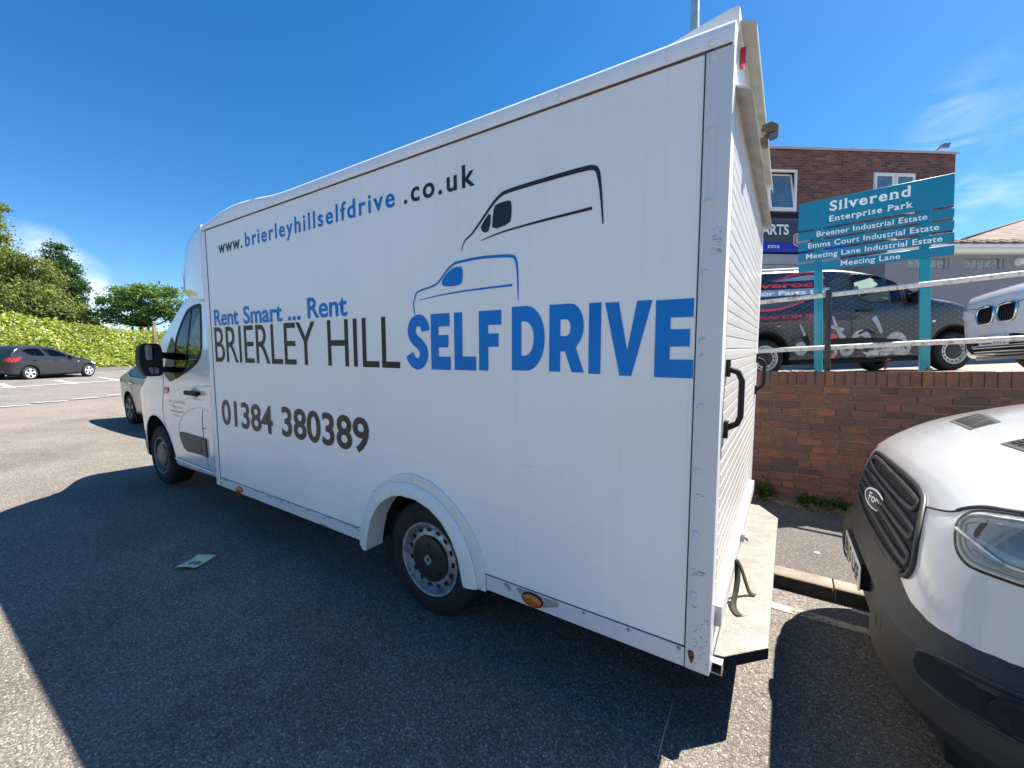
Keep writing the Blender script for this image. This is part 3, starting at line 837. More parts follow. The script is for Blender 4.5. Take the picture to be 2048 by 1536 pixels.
# hipped roof: low eave strip then main pitch
mb = MB()
E0 = -.30
prof = [(-1.9, 4.60), (9.2, 4.60)]
vs = [(-1.9, E0, 4.605+ZB), (9.2, E0, 4.605+ZB), (9.2, .62, 4.86+ZB), (-1.9, .62, 4.86+ZB), (.70, .62, 4.92+ZB), (9.2, .62, 4.90+ZB), (9.2, 5.0, 7.50+ZB), (-1.9, 9.0, 4.70+ZB), (9.2, 9.0, 4.70+ZB)]
bmr = MB(); bmr.add(vs, [(0, 1, 2, 3), (4, 5, 6), (4, 6, 8, 7)])
b_ = bmr.bm()
o = link_mesh('roof', b_, M_TILES, gb)
mb = MB()
# interlocking tile courses along the eave, stepping up in a staggered line
rn = random.Random(5)
for i in range(26):
    u = -1.85+i*.33
    for k in range(3):
        h0 = 4.60+k*.072; y0 = E0+k*.16-.01
        mb.tube([(u+.02*k, y0+.02, h0+ZB+.02), (u+.31+.02*k, y0+.02, h0+ZB+.028+rn.uniform(-.006, .006))], .045, 8)
mb.build('eave_tiles', M_RIDGE, gb, True)
mb = MB(); mb.tube([(.70, .62, 4.93+ZB), (9.2, 5.0, 7.51+ZB)], .03, 8); mb.build('ridge', M_RIDGE, gb, True)
wl_ = thing('wall_lamp', 'round white bulkhead lamp on the grey rendered wall', 'wall lamp')
wl_.matrix_world = gb.matrix_basis @ Matrix.Translation((1.65, -.002, 4.22+ZB))
mb = MB(); mb.lathe([(.001, 0), (.10, 0), (.10, -.03), (.001, -.03)], (0, 0, 0), 'y', 20); mb.build('base', M_UPVC, wl_, True, 40)
mb = MB(); mb.lathe([(.085, -.03), (.085, -.09), (.06, -.14), (.001, -.155)], (0, 0, 0), 'y', 20); mb.build('globe', M_UPVC, wl_, True)

# ---------------------------------------------------------------- vegetation
import numpy as np
def leaf_mesh(name, P, size, mat, rng, parent=None, up=.0, aspect=.62):
    n = len(P)
    nrm = rng.normal(size=(n, 3)); nrm[:, 2] = np.abs(nrm[:, 2])+up; nrm /= np.linalg.norm(nrm, axis=1)[:, None]
    a = rng.normal(size=(n, 3)); a -= nrm*(a*nrm).sum(1)[:, None]; a /= np.linalg.norm(a, axis=1)[:, None]
    b = np.cross(nrm, a)
    s = (size*rng.uniform(.6, 1.35, n))[:, None]
    V = np.stack([P-a*s, P-b*s*aspect+nrm*s*.15, P+a*s, P+b*s*aspect+nrm*s*.15], 1).reshape(-1, 3)
    me = bpy.data.meshes.new(name)
    me.vertices.add(4*n); me.vertices.foreach_set('co', V.astype(np.float32).ravel())
    me.loops.add(4*n); me.loops.foreach_set('vertex_index', np.arange(4*n, dtype=np.int32))
    me.polygons.add(n); me.polygons.foreach_set('loop_start', np.arange(0, 4*n, 4, dtype=np.int32)); me.polygons.foreach_set('loop_total', np.full(n, 4, dtype=np.int32))
    me.update(); me.validate()
    return link(name, me, mat, parent)
def crown_points(blobs, nclump, per, spread, rng, hollow=.55):
    vol = np.array([b[3]*b[4]*b[5] for b in blobs]); vol = vol/vol.sum(); out = []
    for b, f in zip(blobs, vol):
        k = max(3, int(nclump*f))
        d = rng.normal(size=(k, 3)); d /= np.linalg.norm(d, axis=1)[:, None]
        r = rng.uniform(hollow, 1.0, k)[:, None]*(1+.12*rng.normal(size=(k, 1)))
        c = np.array(b[:3])+d*r*np.array(b[3:6])
        for q in c:
            m = int(per*rng.uniform(.5, 1.5)); sp = spread*rng.uniform(.6, 1.4)
            out.append(q+rng.normal(size=(m, 3))*np.array([sp, sp, sp*.6]))
    return np.concatenate(out)
def tree(label, base, blobs, mat, leaf, nclump, per, spread, trunk, limbs, seed, name='tree', group=None, kind='tree'):
    rng = np.random.default_rng(seed)
    t = thing(name, label, kind, base, 0, group)
    mb = MB()
    for pts, r0, r1 in trunk+limbs:
        n = len(pts); mb.tube(pts, [r0+(r1-r0)*i/(n-1) for i in range(n)], 9)
    mb.build('trunk', M_BARK, t, True)
    leaf_mesh('crown', crown_points(blobs, nclump, per, spread, rng), leaf, mat, rng, t)
    return t
def limb_set(h0, blobs, rng, r=.14):
    L = []
    for b in blobs:
        p0 = Vector((rng.uniform(-.2, .2), rng.uniform(-.2, .2), h0*rng.uniform(.8, 1.2))); p2 = Vector(b[:3])
        mid = (p0+p2)/2+Vector((0, 0, -.25)); L.append(([p0, mid, p2], r, r*.25))
        for k in range(3):
            q = p2+Vector((rng.uniform(-1, 1)*b[3], rng.uniform(-1, 1)*b[4], rng.uniform(-.2, .9)*b[5]))*.8
            L.append(([mid.lerp(p2, .5), p2.lerp(q, .5)+Vector((0, 0, .1)), q], r*.4, r*.1))
    return L
def at(px, py, depth):
    """a point seen in direction (px, py), depth metres ahead of the viewpoint; used once to site far trees"""
    mw = Matrix.Translation(camo.location) @ camo.rotation_euler.to_matrix().to_4x4()
    return mw @ Vector(((px-1024)/838.76*depth, -(py-768)/838.76*depth, -depth))
BZ = 3.6
def sited(px, depth, z): p = at(px, 700, depth); return (p.x, p.y, z)
rg = random.Random(11)
G = 'trees behind the bramble bank'
bl = [(0, 0, 4.4, 2.6, 2.6, 3.4), (.8, .9, 7.4, 2.0, 2.0, 2.4), (-1.2, -1.0, 8.2, 2.0, 2.0, 2.4), (.5, .3, 10.6, 1.5, 1.5, 2.0), (.9, .6, 13.2, 1.0, 1.0, 1.7)]
tree('tallest olive green tree on the bank, reaching above every other tree', sited(-28, 41, BZ), bl, M_LEAF_OLIVE, .105, 420, 95, .34, [([(0, 0, -1), (0, .1, 3), (.1, 0, 9)], .3, .1)], limb_set(3, bl, rg), 1, 'tree', G)
bl = [(0, 0, 3.8, 2.5, 2.5, 3.2), (.6, .5, 6.6, 1.9, 1.9, 1.9), (-.9, -.8, 7.3, 1.7, 1.7, 1.6)]
tree('rounded olive green tree between the tallest tree and the dark poplars', sited(52, 38, BZ-.3), bl, M_LEAF_OLIVE, .10, 360, 95, .32, [([(0, 0, -1), (0, .1, 3), (.1, 0, 7)], .28, .1)], limb_set(3, bl, rg), 2, 'tree', G)
bl = [(0, 0, 4.6, 1.3, 1.3, 2.8), (.15, .15, 8.0, 1.25, 1.25, 1.9), (-.2, 0, 9.7, .85, .85, 1.2), (.5, .3, 7.0, .9, .9, 1.2)]
tree('taller dark green poplar above the hedge bank', sited(122, 44, BZ), bl, M_LEAF_DARK, .10, 210, 100, .30, [([(0, 0, -1), (0, 0, 9)], .2, .07)], limb_set(4, bl, rg, .08), 3, 'poplar_tree', G)
bl = [(0, 0, 3.2, 1.0, 1.0, 2.4), (.1, .1, 6.0, .95, .95, 1.8), (0, 0, 7.7, .6, .6, 1.0), (.3, .2, 2.2, 1.2, 1.2, 1.4)]
tree('slimmer shorter dark green poplar beside the taller poplar', sited(152, 44, BZ), bl, M_LEAF_DARK, .10, 170, 90, .28, [([(0, 0, -1), (0, 0, 7)], .18, .06)], limb_set(3, bl, rg, .07), 4, 'poplar_tree', G)
bl = [(0, 0, 2.6, 1.9, 1.9, 2.3), (.7, 1.1, 2.0, 1.5, 1.5, 1.7), (-1.3, -1.2, 3.0, 1.7, 1.7, 2.2)]
tree('low olive bushy tree in front of the dark poplars', sited(110, 36, BZ-.3), bl, M_LEAF_OLIVE, .10, 280, 95, .30, [([(0, 0, -1), (0, .1, 2.6)], .16, .06)], limb_set(1.5, bl, rg, .08), 5, 'tree', G)
bl = [(-2.3, -1.3, 3.1, 1.1, 1.1, .6), (-1.2, -.6, 3.9, 1.2, 1.2, .6), (.2, .2, 4.25, 1.3, 1.3, .6), (1.5, 1.0, 3.95, 1.2, 1.2, .6), (2.5, 1.5, 3.0, 1.1, 1.1, .6), (-2.9, -1.6, 2.2, .9, .9, .45), (-.4, -.1, 2.9, 1.5, 1.5, .6), (2.8, 1.8, 2.0, .9, .9, .5), (-1.5, -.8, 1.6, 1.2, 1.2, .5), (1.3, .9, 2.3, 1.3, 1.3, .5), (.3, .2, 1.5, 1.3, 1.3, .4)]
tree('wide spreading green tree standing alone on the bank beside the van cab', sited(281, 37, 4.2), bl, M_LEAF_MID, .10, 230, 62, .25, [([(0, 0, -1), (0, .1, 1.4)], .24, .16), ([(-.5, -.2, -1), (-.8, -.4, 2.2)], .14, .06), ([(.6, .2, -1), (.9, .5, 2.4)], .14, .06)], limb_set(1.0, bl, rg, .10), 6, 'tree')
tp = thing('timber_post', 'weathered timber post on the bank in front of the spreading tree', 'post', sited(310, 31, 4.0))
mb = MB(); mb.box(-.10, .10, -.10, .10, -.6, .82); o = mb.build('post', M_WOOD, tp, bev=.02)
mb = MB(); mb.box(-.12, .12, -.12, .12, .821, .86); mb.build('cap', M_WOOD, tp, bev=.015)

# bramble bank: mound of soil, then leaves and blossom over it
Ka = Vector((-27.0-1.9, -5.4-1.0)); Kb = Vector((-39.0-1.9, 16.4-1.0)); bd = (Kb-Ka).normalized(); bn = Vector((-bd.y, bd.x))
rb = np.random.default_rng(9)
def bank_h(t, s):
    top = interp([-20, 0, 4, 9, 13, 17, 24, 60], [2.9, 3.0, 3.25, 3.5, 2.75, 2.35, 2.2, 2.2], t)
    k = min(1, max(0, s/4.5)); k = k*k*(3-2*k)
    return top*k+.14*math.sin(t*1.7)*math.sin(s*2.1+t)*min(1, s/1.5)
def bank_p(t, s):
    q = Ka+bd*t+bn*s
    return Vector((q.x, q.y, gz(Ka.x+bd.x*t, 0)+.02+bank_h(t, s)))
mb = MB(); ts = steps(-24, 50, 50); ss = [0, .4, .9, 1.5, 2.2, 3, 3.8, 4.6, 6, 9, 14, 30]
mb.add([bank_p(t, s) for t in ts for s in ss], [(i*12+j, (i+1)*12+j, (i+1)*12+j+1, i*12+j+1) for i in range(50) for j in range(11)])
struct(mb.build('bank', M_SOIL, None, True))
P = []
for _ in range(11500):
    t = rb.uniform(-8, 32); s = rb.uniform(-.3, 5.6)
    if rb.random() < .3: s = rb.uniform(-.4, 2)
    c = bank_p(t, s); h = abs(rb.normal())*.22
    k = int(rb.uniform(5, 13))
    P.append(np.array(c)+np.array([0, 0, h])+rb.normal(size=(k, 3))*np.array([.26, .26, .15]))
P = np.concatenate(P)
stuff(leaf_mesh('bramble_foliage', P, .088, M_BRAMBLE, rb, None, .5))
bpy.data.objects['bramble_foliage']['label'] = 'bright bramble and fern foliage covering the roadside bank'
P = []
for _ in range(230):
    t = rb.uniform(0, 26); s = rb.uniform(.2, 3.8)
    c = np.array(bank_p(t, s))+np.array([0, 0, .3]); k = int(rb.uniform(2, 9))
    P.append(c+rb.normal(size=(k, 3))*np.array([.16, .16, .08]))
stuff(leaf_mesh('bramble_blossom', np.concatenate(P), .055, M_PETAL, rb, None, .8, .9))
bpy.data.objects['bramble_blossom']['label'] = 'small white blossom dotted over the bramble bank'

# weeds at the foot of the wall
def weed(label, x, h, w, n, seed, y=3.44):
    rr_ = np.random.default_rng(seed)
    t = thing('weed', label, 'weed', (x, y, pz(x)+.004), 0, 'green weeds at the foot of the brick wall')
    mb = MB(); P = []
    for i in range(n):
        a = rr_.uniform(-1, 1)*w; b = rr_.uniform(-.05, .03); hh = h*rr_.uniform(.55, 1)*(1-.35*abs(a)/w)
        pts = [(a*.25, b*.3, 0), (a*.6, b*.7-.01, hh*.5), (a, b-.03, hh)]
        mb.tube(pts, [.004, .003, .0015], 5)
        for k in range(26):
            f = rr_.uniform(.12, 1); q = np.array(pts[0])*(1-f)**2+2*np.array(pts[1])*f*(1-f)+np.array(pts[2])*f*f
            P.append(q+rr_.normal(size=3)*np.array([.024, .016, .018]))
    mb.build('stem', M_WEED, t, True)
    leaf_mesh('leaves', np.array(P), .019, M_WEED, rr_, t, .4, .45)
    return t
weed('tallest green weed against the wall beside the rear step of the box van', .055, .30, .075, 14, 21)
weed('bushy green weed at the wall foot midway between step and white bumper', .43, .215, .11, 17, 22)
weed('small thin green weed in the middle of the clump at the wall foot', .565, .15, .08, 10, 23)
weed('green weed at the wall foot close beside the black bumper of the panel van', .70, .20, .11, 16, 24)
rr_ = random.Random(31); mb = MB()
for _ in range(150):
    x = rr_.choice([rr_.uniform(.12, .95), rr_.uniform(.28, .85)]); y = rr_.uniform(3.36, 3.47); a = rr_.uniform(0, 6.28); L = rr_.uniform(.06, .20)
    z = pz(x)+.006
    mb.tube([(x, y, z), (x+math.cos(a)*L*.5, y-abs(math.sin(a))*L*.25, z+L*rr_.uniform(.1, .5)), (x+math.cos(a)*L, y-abs(math.sin(a))*L*.6, z+L*rr_.uniform(0, .35))], [.0016, .0013, .0008], 4)
o = stuff(mb.build('dry_grass', M_STRAW)); o['label'] = 'dry straw coloured grass lying along the foot of the wall'
# plants growing on the wall top
M_DOCK = simple('red_dock_seed', (.32, .06, .05), .8, 0, 0, .3)
t = thing('dock_plant', 'thin red dock seedhead growing on top of the brick wall', 'plant', (1.03, 3.66, 1.44))
mb = MB(); mb.tube([(0, 0, 0), (.008, 0, .06), (.03, 0, .125)], [.003, .0025, .0015], 5); mb.build('stem', M_DOCK, t, True)
rw = np.random.default_rng(41); f = rw.uniform(.15, 1, 70)
leaf_mesh('seeds', np.stack([.03*f**2+rw.normal(size=70)*.009, rw.normal(size=70)*.006, .125*f], 1), .008, M_DOCK, rw, t)
t = thing('dead_leaf_clump', 'curled yellowish dead leaves on the wall top past the sign post beside the crossover car', 'plant', (1.335, 3.66, 1.44))
rw = np.random.default_rng(42)
leaf_mesh('leaves', np.stack([rw.normal(size=26)*.02, rw.normal(size=26)*.012, np.abs(rw.normal(size=26))*.018+.006], 1), .016, M_STRAW, rw, t)
t = thing('wall_tuft', 'tiny green tuft on the wall top between the box van and its nearer sign post', 'plant', (.27, 3.66, 1.44))
rw = np.random.default_rng(43)
leaf_mesh('leaves', np.stack([rw.normal(size=30)*.012, rw.normal(size=30)*.01, np.abs(rw.normal(size=30))*.014+.005], 1), .010, M_WEED, rw, t)
# ---------------------------------------------------------------- vehicle paint and trim
def panel_paint(name, col=(.85, .85, .845), dirt=.5, rough=.42, coat=.25):
    m, nt, b = nodes(name); v = coords(nt)
    n = noise(nt, v, 1.1, 6, .6)
    c = ramp(nt, n.outputs[0], [(.3, [k*.93 for k in col]), (.7, [min(.85, k*1.04) for k in col])])
    # rain streaks and scuffs
    t = nt.nodes.new('ShaderNodeTexCoord'); mp = nt.nodes.new('ShaderNodeMapping'); mp.inputs['Scale'].default_value = (26, 26, .55)
    nt.links.new(t.outputs['Object'], mp.inputs[0])
    s = noise(nt, mp.outputs[0], 1.0, 5, .65)
    c = mix(nt, ramp(nt, s.outputs[0], [(.55, 0), (.8, .25*dirt)]), c, (.36, .34, .30))
    mp2 = nt.nodes.new('ShaderNodeMapping'); mp2.inputs['Scale'].default_value = (1.3, 1.3, 30); mp2.inputs['Rotation'].default_value = (0, R(7), 0)
    nt.links.new(t.outputs['Object'], mp2.inputs[0])
    s2 = noise(nt, mp2.outputs[0], 1.4, 8, .75)
    low = nt.nodes.new('ShaderNodeSeparateXYZ'); nt.links.new(t.outputs['Object'], low.inputs[0])
    lw = nt.nodes.new('ShaderNodeMapRange'); lw.inputs['From Min'].default_value = 1.25; lw.inputs['From Max'].default_value = .45
    nt.links.new(low.outputs['Z'], lw.inputs['Value'])
    c = mix(nt, math_(nt, 'MULTIPLY', ramp(nt, s2.outputs[0], [(.60, 0), (.74, .5*dirt)]), lw.outputs[0]), c, (.30, .31, .34))
    sp = noise(nt, v, 55, 4, .6)
    c = mix(nt, ramp(nt, sp.outputs[0], [(.70, 0), (.76, .35*dirt)]), c, (.30, .27, .24))
    nt.links.new(c, b.inputs['Base Color'])
    nt.links.new(ramp(nt, n.outputs[0], [(.3, rough-.05), (.7, rough+.08)]), b.inputs['Roughness'])
    b.inputs['Coat Weight'].default_value = coat; b.inputs['Coat Roughness'].default_value = .12
    w = noise(nt, v, 160, 2); bump(nt, b, w.outputs[0], .10, .001)
    return m
M_PANEL = panel_paint('van_panel_white')
M_FLARE = panel_paint('arch_trim_white', (.70, .72, .70), .7, .5, .1)
M_STRIP = panel_paint('corner_post_white', (.64, .645, .66), .9, .45, .2)
M_CABW = panel_paint('cab_white', (.74, .75, .77), .15, .18, .9)
M_SLAT = panel_paint('shutter_white', (.56, .535, .505), .5, .4, .2)
def vinyl(name, col, rough=.38):
    m, nt, b = nodes(name); v = coords(nt)
    n = noise(nt, v, 2.2, 5)
    nt.links.new(ramp(nt, n.outputs[0], [(.3, [c*.88 for c in col]), (.7, [c*1.1 for c in col])]), b.inputs['Base Color'])
    b.inputs['Roughness'].default_value = rough; b.inputs['Specular IOR Level'].default_value = .22
    w = nt.nodes.new('ShaderNodeTexWave'); w.inputs['Scale'].default_value = 26; w.inputs['Distortion'].default_value = 1.2
    mp = nt.nodes.new('ShaderNodeMapping'); t = nt.nodes.new('ShaderNodeTexCoord'); mp.inputs['Rotation'].default_value = (0, R(38), 0)
    nt.links.new(t.outputs['Object'], mp.inputs[0]); nt.links.new(mp.outputs[0], w.inputs['Vector'])
    bump(nt, b, w.outputs[0], .05, .002); return m
M_VBLUE = vinyl('blue_vinyl', (.0, .185, .58))
M_VBLACK = vinyl('black_vinyl', (.022, .021, .021))
M_VNAVY = vinyl('dark_navy_vinyl', (.022, .028, .045))
M_VGREY = vinyl('dark_brown_grey_vinyl', (.055, .048, .042))
M_VPALE = vinyl('faded_grey_vinyl', (.34, .35, .38))
M_AMBER = simple('amber_lens', (.42, .11, .008), .22, 0, .6, .25, 40)
M_REDLENS = simple('red_lens', (.5, .006, .008), .2, 0, .7, .1)
M_RUST = simple('rust', (.16, .055, .018), .9, 0, 0, .5, 40)
M_BARE = simple('bare_grey_primer', (.30, .27, .27), .7, 0, 0, .3, 30)
M_SEAM = simple('dark_sealant', (.035, .035, .04), .8, 0, 0, .2)
M_SEAMBROWN = simple('dirty_brown_sealant', (.10, .075, .055), .85, 0, 0, .4, 20)
M_GUT = simple('weathered_aluminium', (.50, .49, .44), .55, .35, 0, .22, 9)
M_TRIMGREY = simple('grey_door_trim', (.085, .08, .072), .55, 0, 0, .1)
def tread():
    m, nt, b = nodes('aluminium_treadplate'); t = nt.nodes.new('ShaderNodeTexCoord')
    hs = []
    for rot in (45, -45):
        mp = nt.nodes.new('ShaderNodeMapping'); mp.inputs['Rotation'].default_value = (0, 0, R(rot))
        nt.links.new(t.outputs['Object'], mp.inputs[0])
        w = nt.nodes.new('ShaderNodeTexWave'); w.inputs['Scale'].default_value = 33; nt.links.new(mp.outputs[0], w.inputs['Vector'])
        hs.append(ramp(nt, w.outputs[0], [(.55, 0), (.8, 1)]))
    mp = nt.nodes.new('ShaderNodeMapping'); mp.inputs['Rotation'].default_value = (0, 0, R(0)); nt.links.new(t.outputs['Object'], mp.inputs[0])
    ck = nt.nodes.new('ShaderNodeTexChecker'); ck.inputs['Scale'].default_value = 26; nt.links.new(mp.outputs[0], ck.inputs['Vector'])
    h = mix(nt, ck.outputs['Fac'], hs[0], hs[1])
    n = noise(nt, mp.outputs[0], 9, 6, .65)
    c = ramp(nt, n.outputs[0], [(.3, (.30, .28, .245)), (.6, (.43, .405, .355)), (.8, (.35, .30, .235))])
    nt.links.new(mix(nt, 1, c, ramp(nt, h, [(0, .62), (.5, 1.0), (1, 1.25)]), 'MULTIPLY'), b.inputs['Base Color'])
    b.inputs['Metallic'].default_value = .35; b.inputs['Roughness'].default_value = .5
    bump(nt, b, h, 1.0, .006); return m
M_TREAD = tread()

def wheel(name, parent, c, r, width, out, rimr, style, mats, label=None):
    """out = -1 when the outer face looks towards -y"""
    cx, cy, cz = c; s = out
    mb = MB(); w = width; t = r-rimr
    prof = [(rimr*.96, s*-.0), (rimr+.012, s*.012), (rimr+t*.45, s*.018), (r-.03, s*.004), (r-.008, -s*.014), (r, -s*.035), (r, -s*(w-.03)), (r-.02, -s*w), (rimr*.9, -s*w)]
    mb.lathe([(a, b) for a, b in prof], (cx, cy, cz), 'y', 56)
    # tread grooves as rings
    wo = mb.build(name, M_RUBBER, parent, True, 50)
    if label: wo['label'] = label
    mrim, mhub, mdark = mats
    mb = MB()
    if style == 'steel':
        mb.lathe([(rimr, -s*.0), (rimr-.004, s*.008), (rimr-.016, s*.006), (rimr-.022, -s*.03), (rimr*.84, -s*.045), (rimr*.80, -s*.028), (rimr*.66, -s*.012), (rimr*.5, -s*.02), (.001, -s*.02)], (cx, cy, cz), 'y', 56)
        ro = mb.build('rim', mrim, wo, True, 50)
        mb = MB(); nh = 15
        for k in range(nh):
            a = 2*math.pi*k/nh; rr = rimr*.745
            mb.disc((cx+rr*math.cos(a), cy-s*.0175, cz+rr*math.sin(a)), rimr*.072, 'y', 12)
        # lift each hole to sit just proud of the sloping rim
        b = mb.bm(); link_mesh('rim_hole', b, mdark, wo)
        mb = MB(); mb.lathe([(rimr*.62, -s*.012), (rimr*.60, s*.002), (rimr*.5, s*.008), (rimr*.2, s*.012), (.001, s*.012)], (cx, cy, cz), 'y', 40)
        for k in range(5):
            a = 2*math.pi*k/5+.3; rr = rimr*.40
            mb.lathe([(.016, s*.008), (.014, s*.0135), (.001, s*.0145)], (cx+rr*math.cos(a), cy, cz+rr*math.sin(a)), 'y', 10)
        mb.build('hub_cap', mhub, wo, True, 40)
    else:
        mb.lathe([(rimr, 0), (rimr-.004, s*.008), (rimr-.014, s*.005), (rimr-.022, -s*.03), (.001, -s*.03)], (cx, cy, cz), 'y', 48)
        mb.build('rim_barrel', mdark, wo, True, 50)
        mb = MB(); n = 5
        for k in range(n):
            a0 = 2*math.pi*k/n+.3; p = []
            for rr, hw in ((.02, .5), (rimr*.45, .30), (rimr*.78, .27), (rimr*.985, .36)):
                p.append((rr, hw))
            pts = [(cx+rr*math.cos(a0-hw), cz+rr*math.sin(a0-hw)) for rr, hw in p]+[(cx+rr*math.cos(a0+hw), cz+rr*math.sin(a0+hw)) for rr, hw in reversed(p)]
            mb.prism(pts, 'y', cy+s*(.008+.0004*k), cy-s*.02)
        mb.lathe([(rimr, -s*.002), (rimr, s*.007), (rimr*.93, s*.009), (rimr*.90, -s*.004)], (cx, cy, cz), 'y', 48)
        mb.lathe([(.045, s*.009), (.04, s*.016), (.001, s*.018)], (cx, cy, cz), 'y', 20)
        mb.build('rim', mrim, wo, False)
    return wo
M_RIMSTEEL = simple('tired_silver_rim', (.40, .40, .42), .45, .6, 0, .45, 30)
M_RIMDARK = simple('grimy_grey_rim', (.17, .17, .18), .5, .5, 0, .4, 30)
M_HUB = simple('black_hub_cap', (.018, .018, .02), .5, 0, 0, .25, 20)
M_HUBGREY = simple('grey_hub_cap', (.13, .13, .135), .5, .2, 0, .25, 20)

# ---------------------------------------------------------------- the hire van, parked half on the kerb
VM = Matrix(((0.9996469, 0.0011539, 0.0265465, -0.00065), (0, 0.9990567, -0.0434250, 0.00009), (-0.0265716, 0.0434097, 0.9987039, -0.04446), (0, 0, 0, 1)))
van = thing('box_van', 'white low box van with blue and black hire lettering parked half on the kerb', 'van', matrix=VM)
L0 = -4.04; ZK = .424; ZB_ = .341; ZT = 2.591
arch_out = [(-2.059, ZB_-.03), (-2.056, .38), (-2.041, .447), (-2.005, .545), (-1.957, .634), (-1.869, .741), (-1.76, .815), (-1.65, .852), (-1.551, .864), (-1.441, .849), (-1.345, .81), (-1.238, .741), (-1.159, .669), (-1.098, .583), (-1.061, .493), (-1.048, .42), (-1.045, ZB_-.01)]
arch_mid = [(-2.036, ZB_-.03), (-2.03, .40), (-2.020, .467), (-1.985, .555), (-1.930, .652), (-1.847, .737), (-1.761, .782), (-1.655, .805), (-1.552, .807), (-1.442, .787), (-1.338, .739), (-1.239, .663), (-1.176, .575), (-1.138, .496), (-1.115, .432), (-1.105, .38), (-1.095, ZB_-.01)]
arch_in = [(-1.966, ZB_-.03), (-1.957, .372), (-1.944, .424), (-1.912, .523), (-1.870, .59), (-1.819, .647), (-1.765, .684), (-1.712, .712), (-1.632, .731), (-1.517, .730), (-1.409, .698), (-1.323, .644), (-1.257, .568), (-1.21, .476), (-1.19, .39), (-1.182, .35), (-1.174, ZB_-.01)]
outline = [(L0, ZK), (arch_out[2][0]+.01, ZK)]+[(x+.012 if x < -1.55 else x-.012, z-.01) for x, z in arch_out[3:-2]]+[(arch_out[-2][0]-.01, ZK), (-.085, ZK), (-.085, ZT), (L0, ZT)]
mb = MB(); mb.prism(outline, 'y', 0, .03)
b = mb.bm(); bmesh.ops.triangulate(b, faces=[f for f in b.faces if len(f.verts) > 4])
side = link_mesh('side_panel', b, M_PANEL, van)
mb = MB(); mb.box(L0, -.03, 2.03, 2.06, ZK, ZT); mb.box(L0, -.03, 2.032, 2.064, ZB_, ZK); mb.build('offside_panel', M_PANEL, van)
mb = MB(); mb.box(L0+.01, -.06, .16, 2.03, .36, .52); mb.box(L0+.02, -.04, .031, 2.029, 1.0, 2.6); mb.box(L0+.02, -2.1, .031, 2.029, .5, 1.0); mb.box(-1.0, -.04, .031, 2.029, .5, 1.0); mb.box(-2.1, -1.0, .42, 1.64, .5, 1.0)
mb.box(-2.1, -1.0, .42, 1.64, .40, .52); mb.box(-3.9, -.2, .55, .65, .22, .36); mb.box(-3.9, -.2, 1.4, 1.5, .22, .36); mb.tube([(-1.51, .2, .34), (-1.51, 1.86, .34)], .05, 10)
mb.build('chassis', M_DARK, van)
mb = MB(); mb.box(-4.03, -2.046, -.006, .03, ZB_, ZK-.002); mb.build('skirt', M_STRIP, van, bev=.004, seg=1)
mb = MB(); mb.box(-1.044, -.086, -.006, .03, ZB_, ZK-.002); mb.build('skirt', M_STRIP, van, bev=.004, seg=1)
# seams read as thin dark sealant beads
for bx_ in ((-4.03, -2.06, -.0030, .0, ZK-.0035, ZK+.001), (-1.05, -.086, -.0030, .0, ZK-.0035, ZK+.001), (-.0885, -.0845, -.0030, 0, ZB_, ZT), (-4.043, -4.038, -.0030, 0, ZB_, ZT)):
    mb = MB(); mb.box(*bx_); mb.build('sealant_line', M_SEAM, side)
mb = MB(); mb.box(L0, -.004, -.0042, 0, ZT-.004, ZT+.004); mb.build('sealant_line', M_SEAMBROWN, side)
# corner posts
mb = MB(); mb.box(-.0845, .004, -.007, .085, ZB_, ZT-.004); mb.build('corner_post', M_STRIP, van, bev=.006)
mb = MB(); mb.box(-.0845, .004, 1.975, 2.067, ZB_, ZT-.004); mb.build('corner_post', M_STRIP, van, bev=.006)
mb = MB(); mb.box(-4.12, -4.0435, -.005, .03, ZB_, ZT-.004); mb.build('front_corner_post', M_PANEL, van, bev=.008)
# roof rail with its hump behind the cab fairing
prx = [-4.30, -4.127, -3.971, -3.85, -3.736, -3.60, -3.464, -3.27, -3.1, -2.916, -2.70, -2.548, -1.6, -.05]
prz = [2.635, 2.650, 2.668, 2.688, 2.706, 2.715, 2.718, 2.711, 2.697, 2.681, 2.675, 2.675, 2.675, 2.675]
rings = []
for x in steps(-4.10, .002, 70):
    zt = interp(prx, prz, x); rings.append([(x, -.007, ZT+.004), (x, -.009, zt-.06), (x, -.006, zt-.025), (x, .006, zt-.008), (x, .030, zt), (x, .12, zt+.012), (x, .12, ZT+.004)])
mb = MB(); mb.loft(rings); mb.build('roof_rail', M_PANEL, van, True, 50)
mb = MB(); rings = []
for x in steps(-4.10, -.002, 40):
    zt = interp(prx, prz, x); rings.append([(x, .115, zt-.03), (x, .115, zt+.009), (x, .6, zt+.03), (x, 1.45, zt+.03), (x, 1.945, zt+.009), (x, 2.03, zt), (x, 2.064, zt-.03), (x, 2.067, ZT), (x, 1.9, ZT)])
mb.loft(rings); mb.build('roof', M_PANEL, van, True, 40)
mb = MB(); mb.prism([(-.42, 2.684), (-.10, 2.755), (-.01, 2.772), (.004, 2.764), (.004, 2.684)], 'y', .09, 1.97); mb.build('rear_roof_fairing', M_PANEL, van, bev=.012)
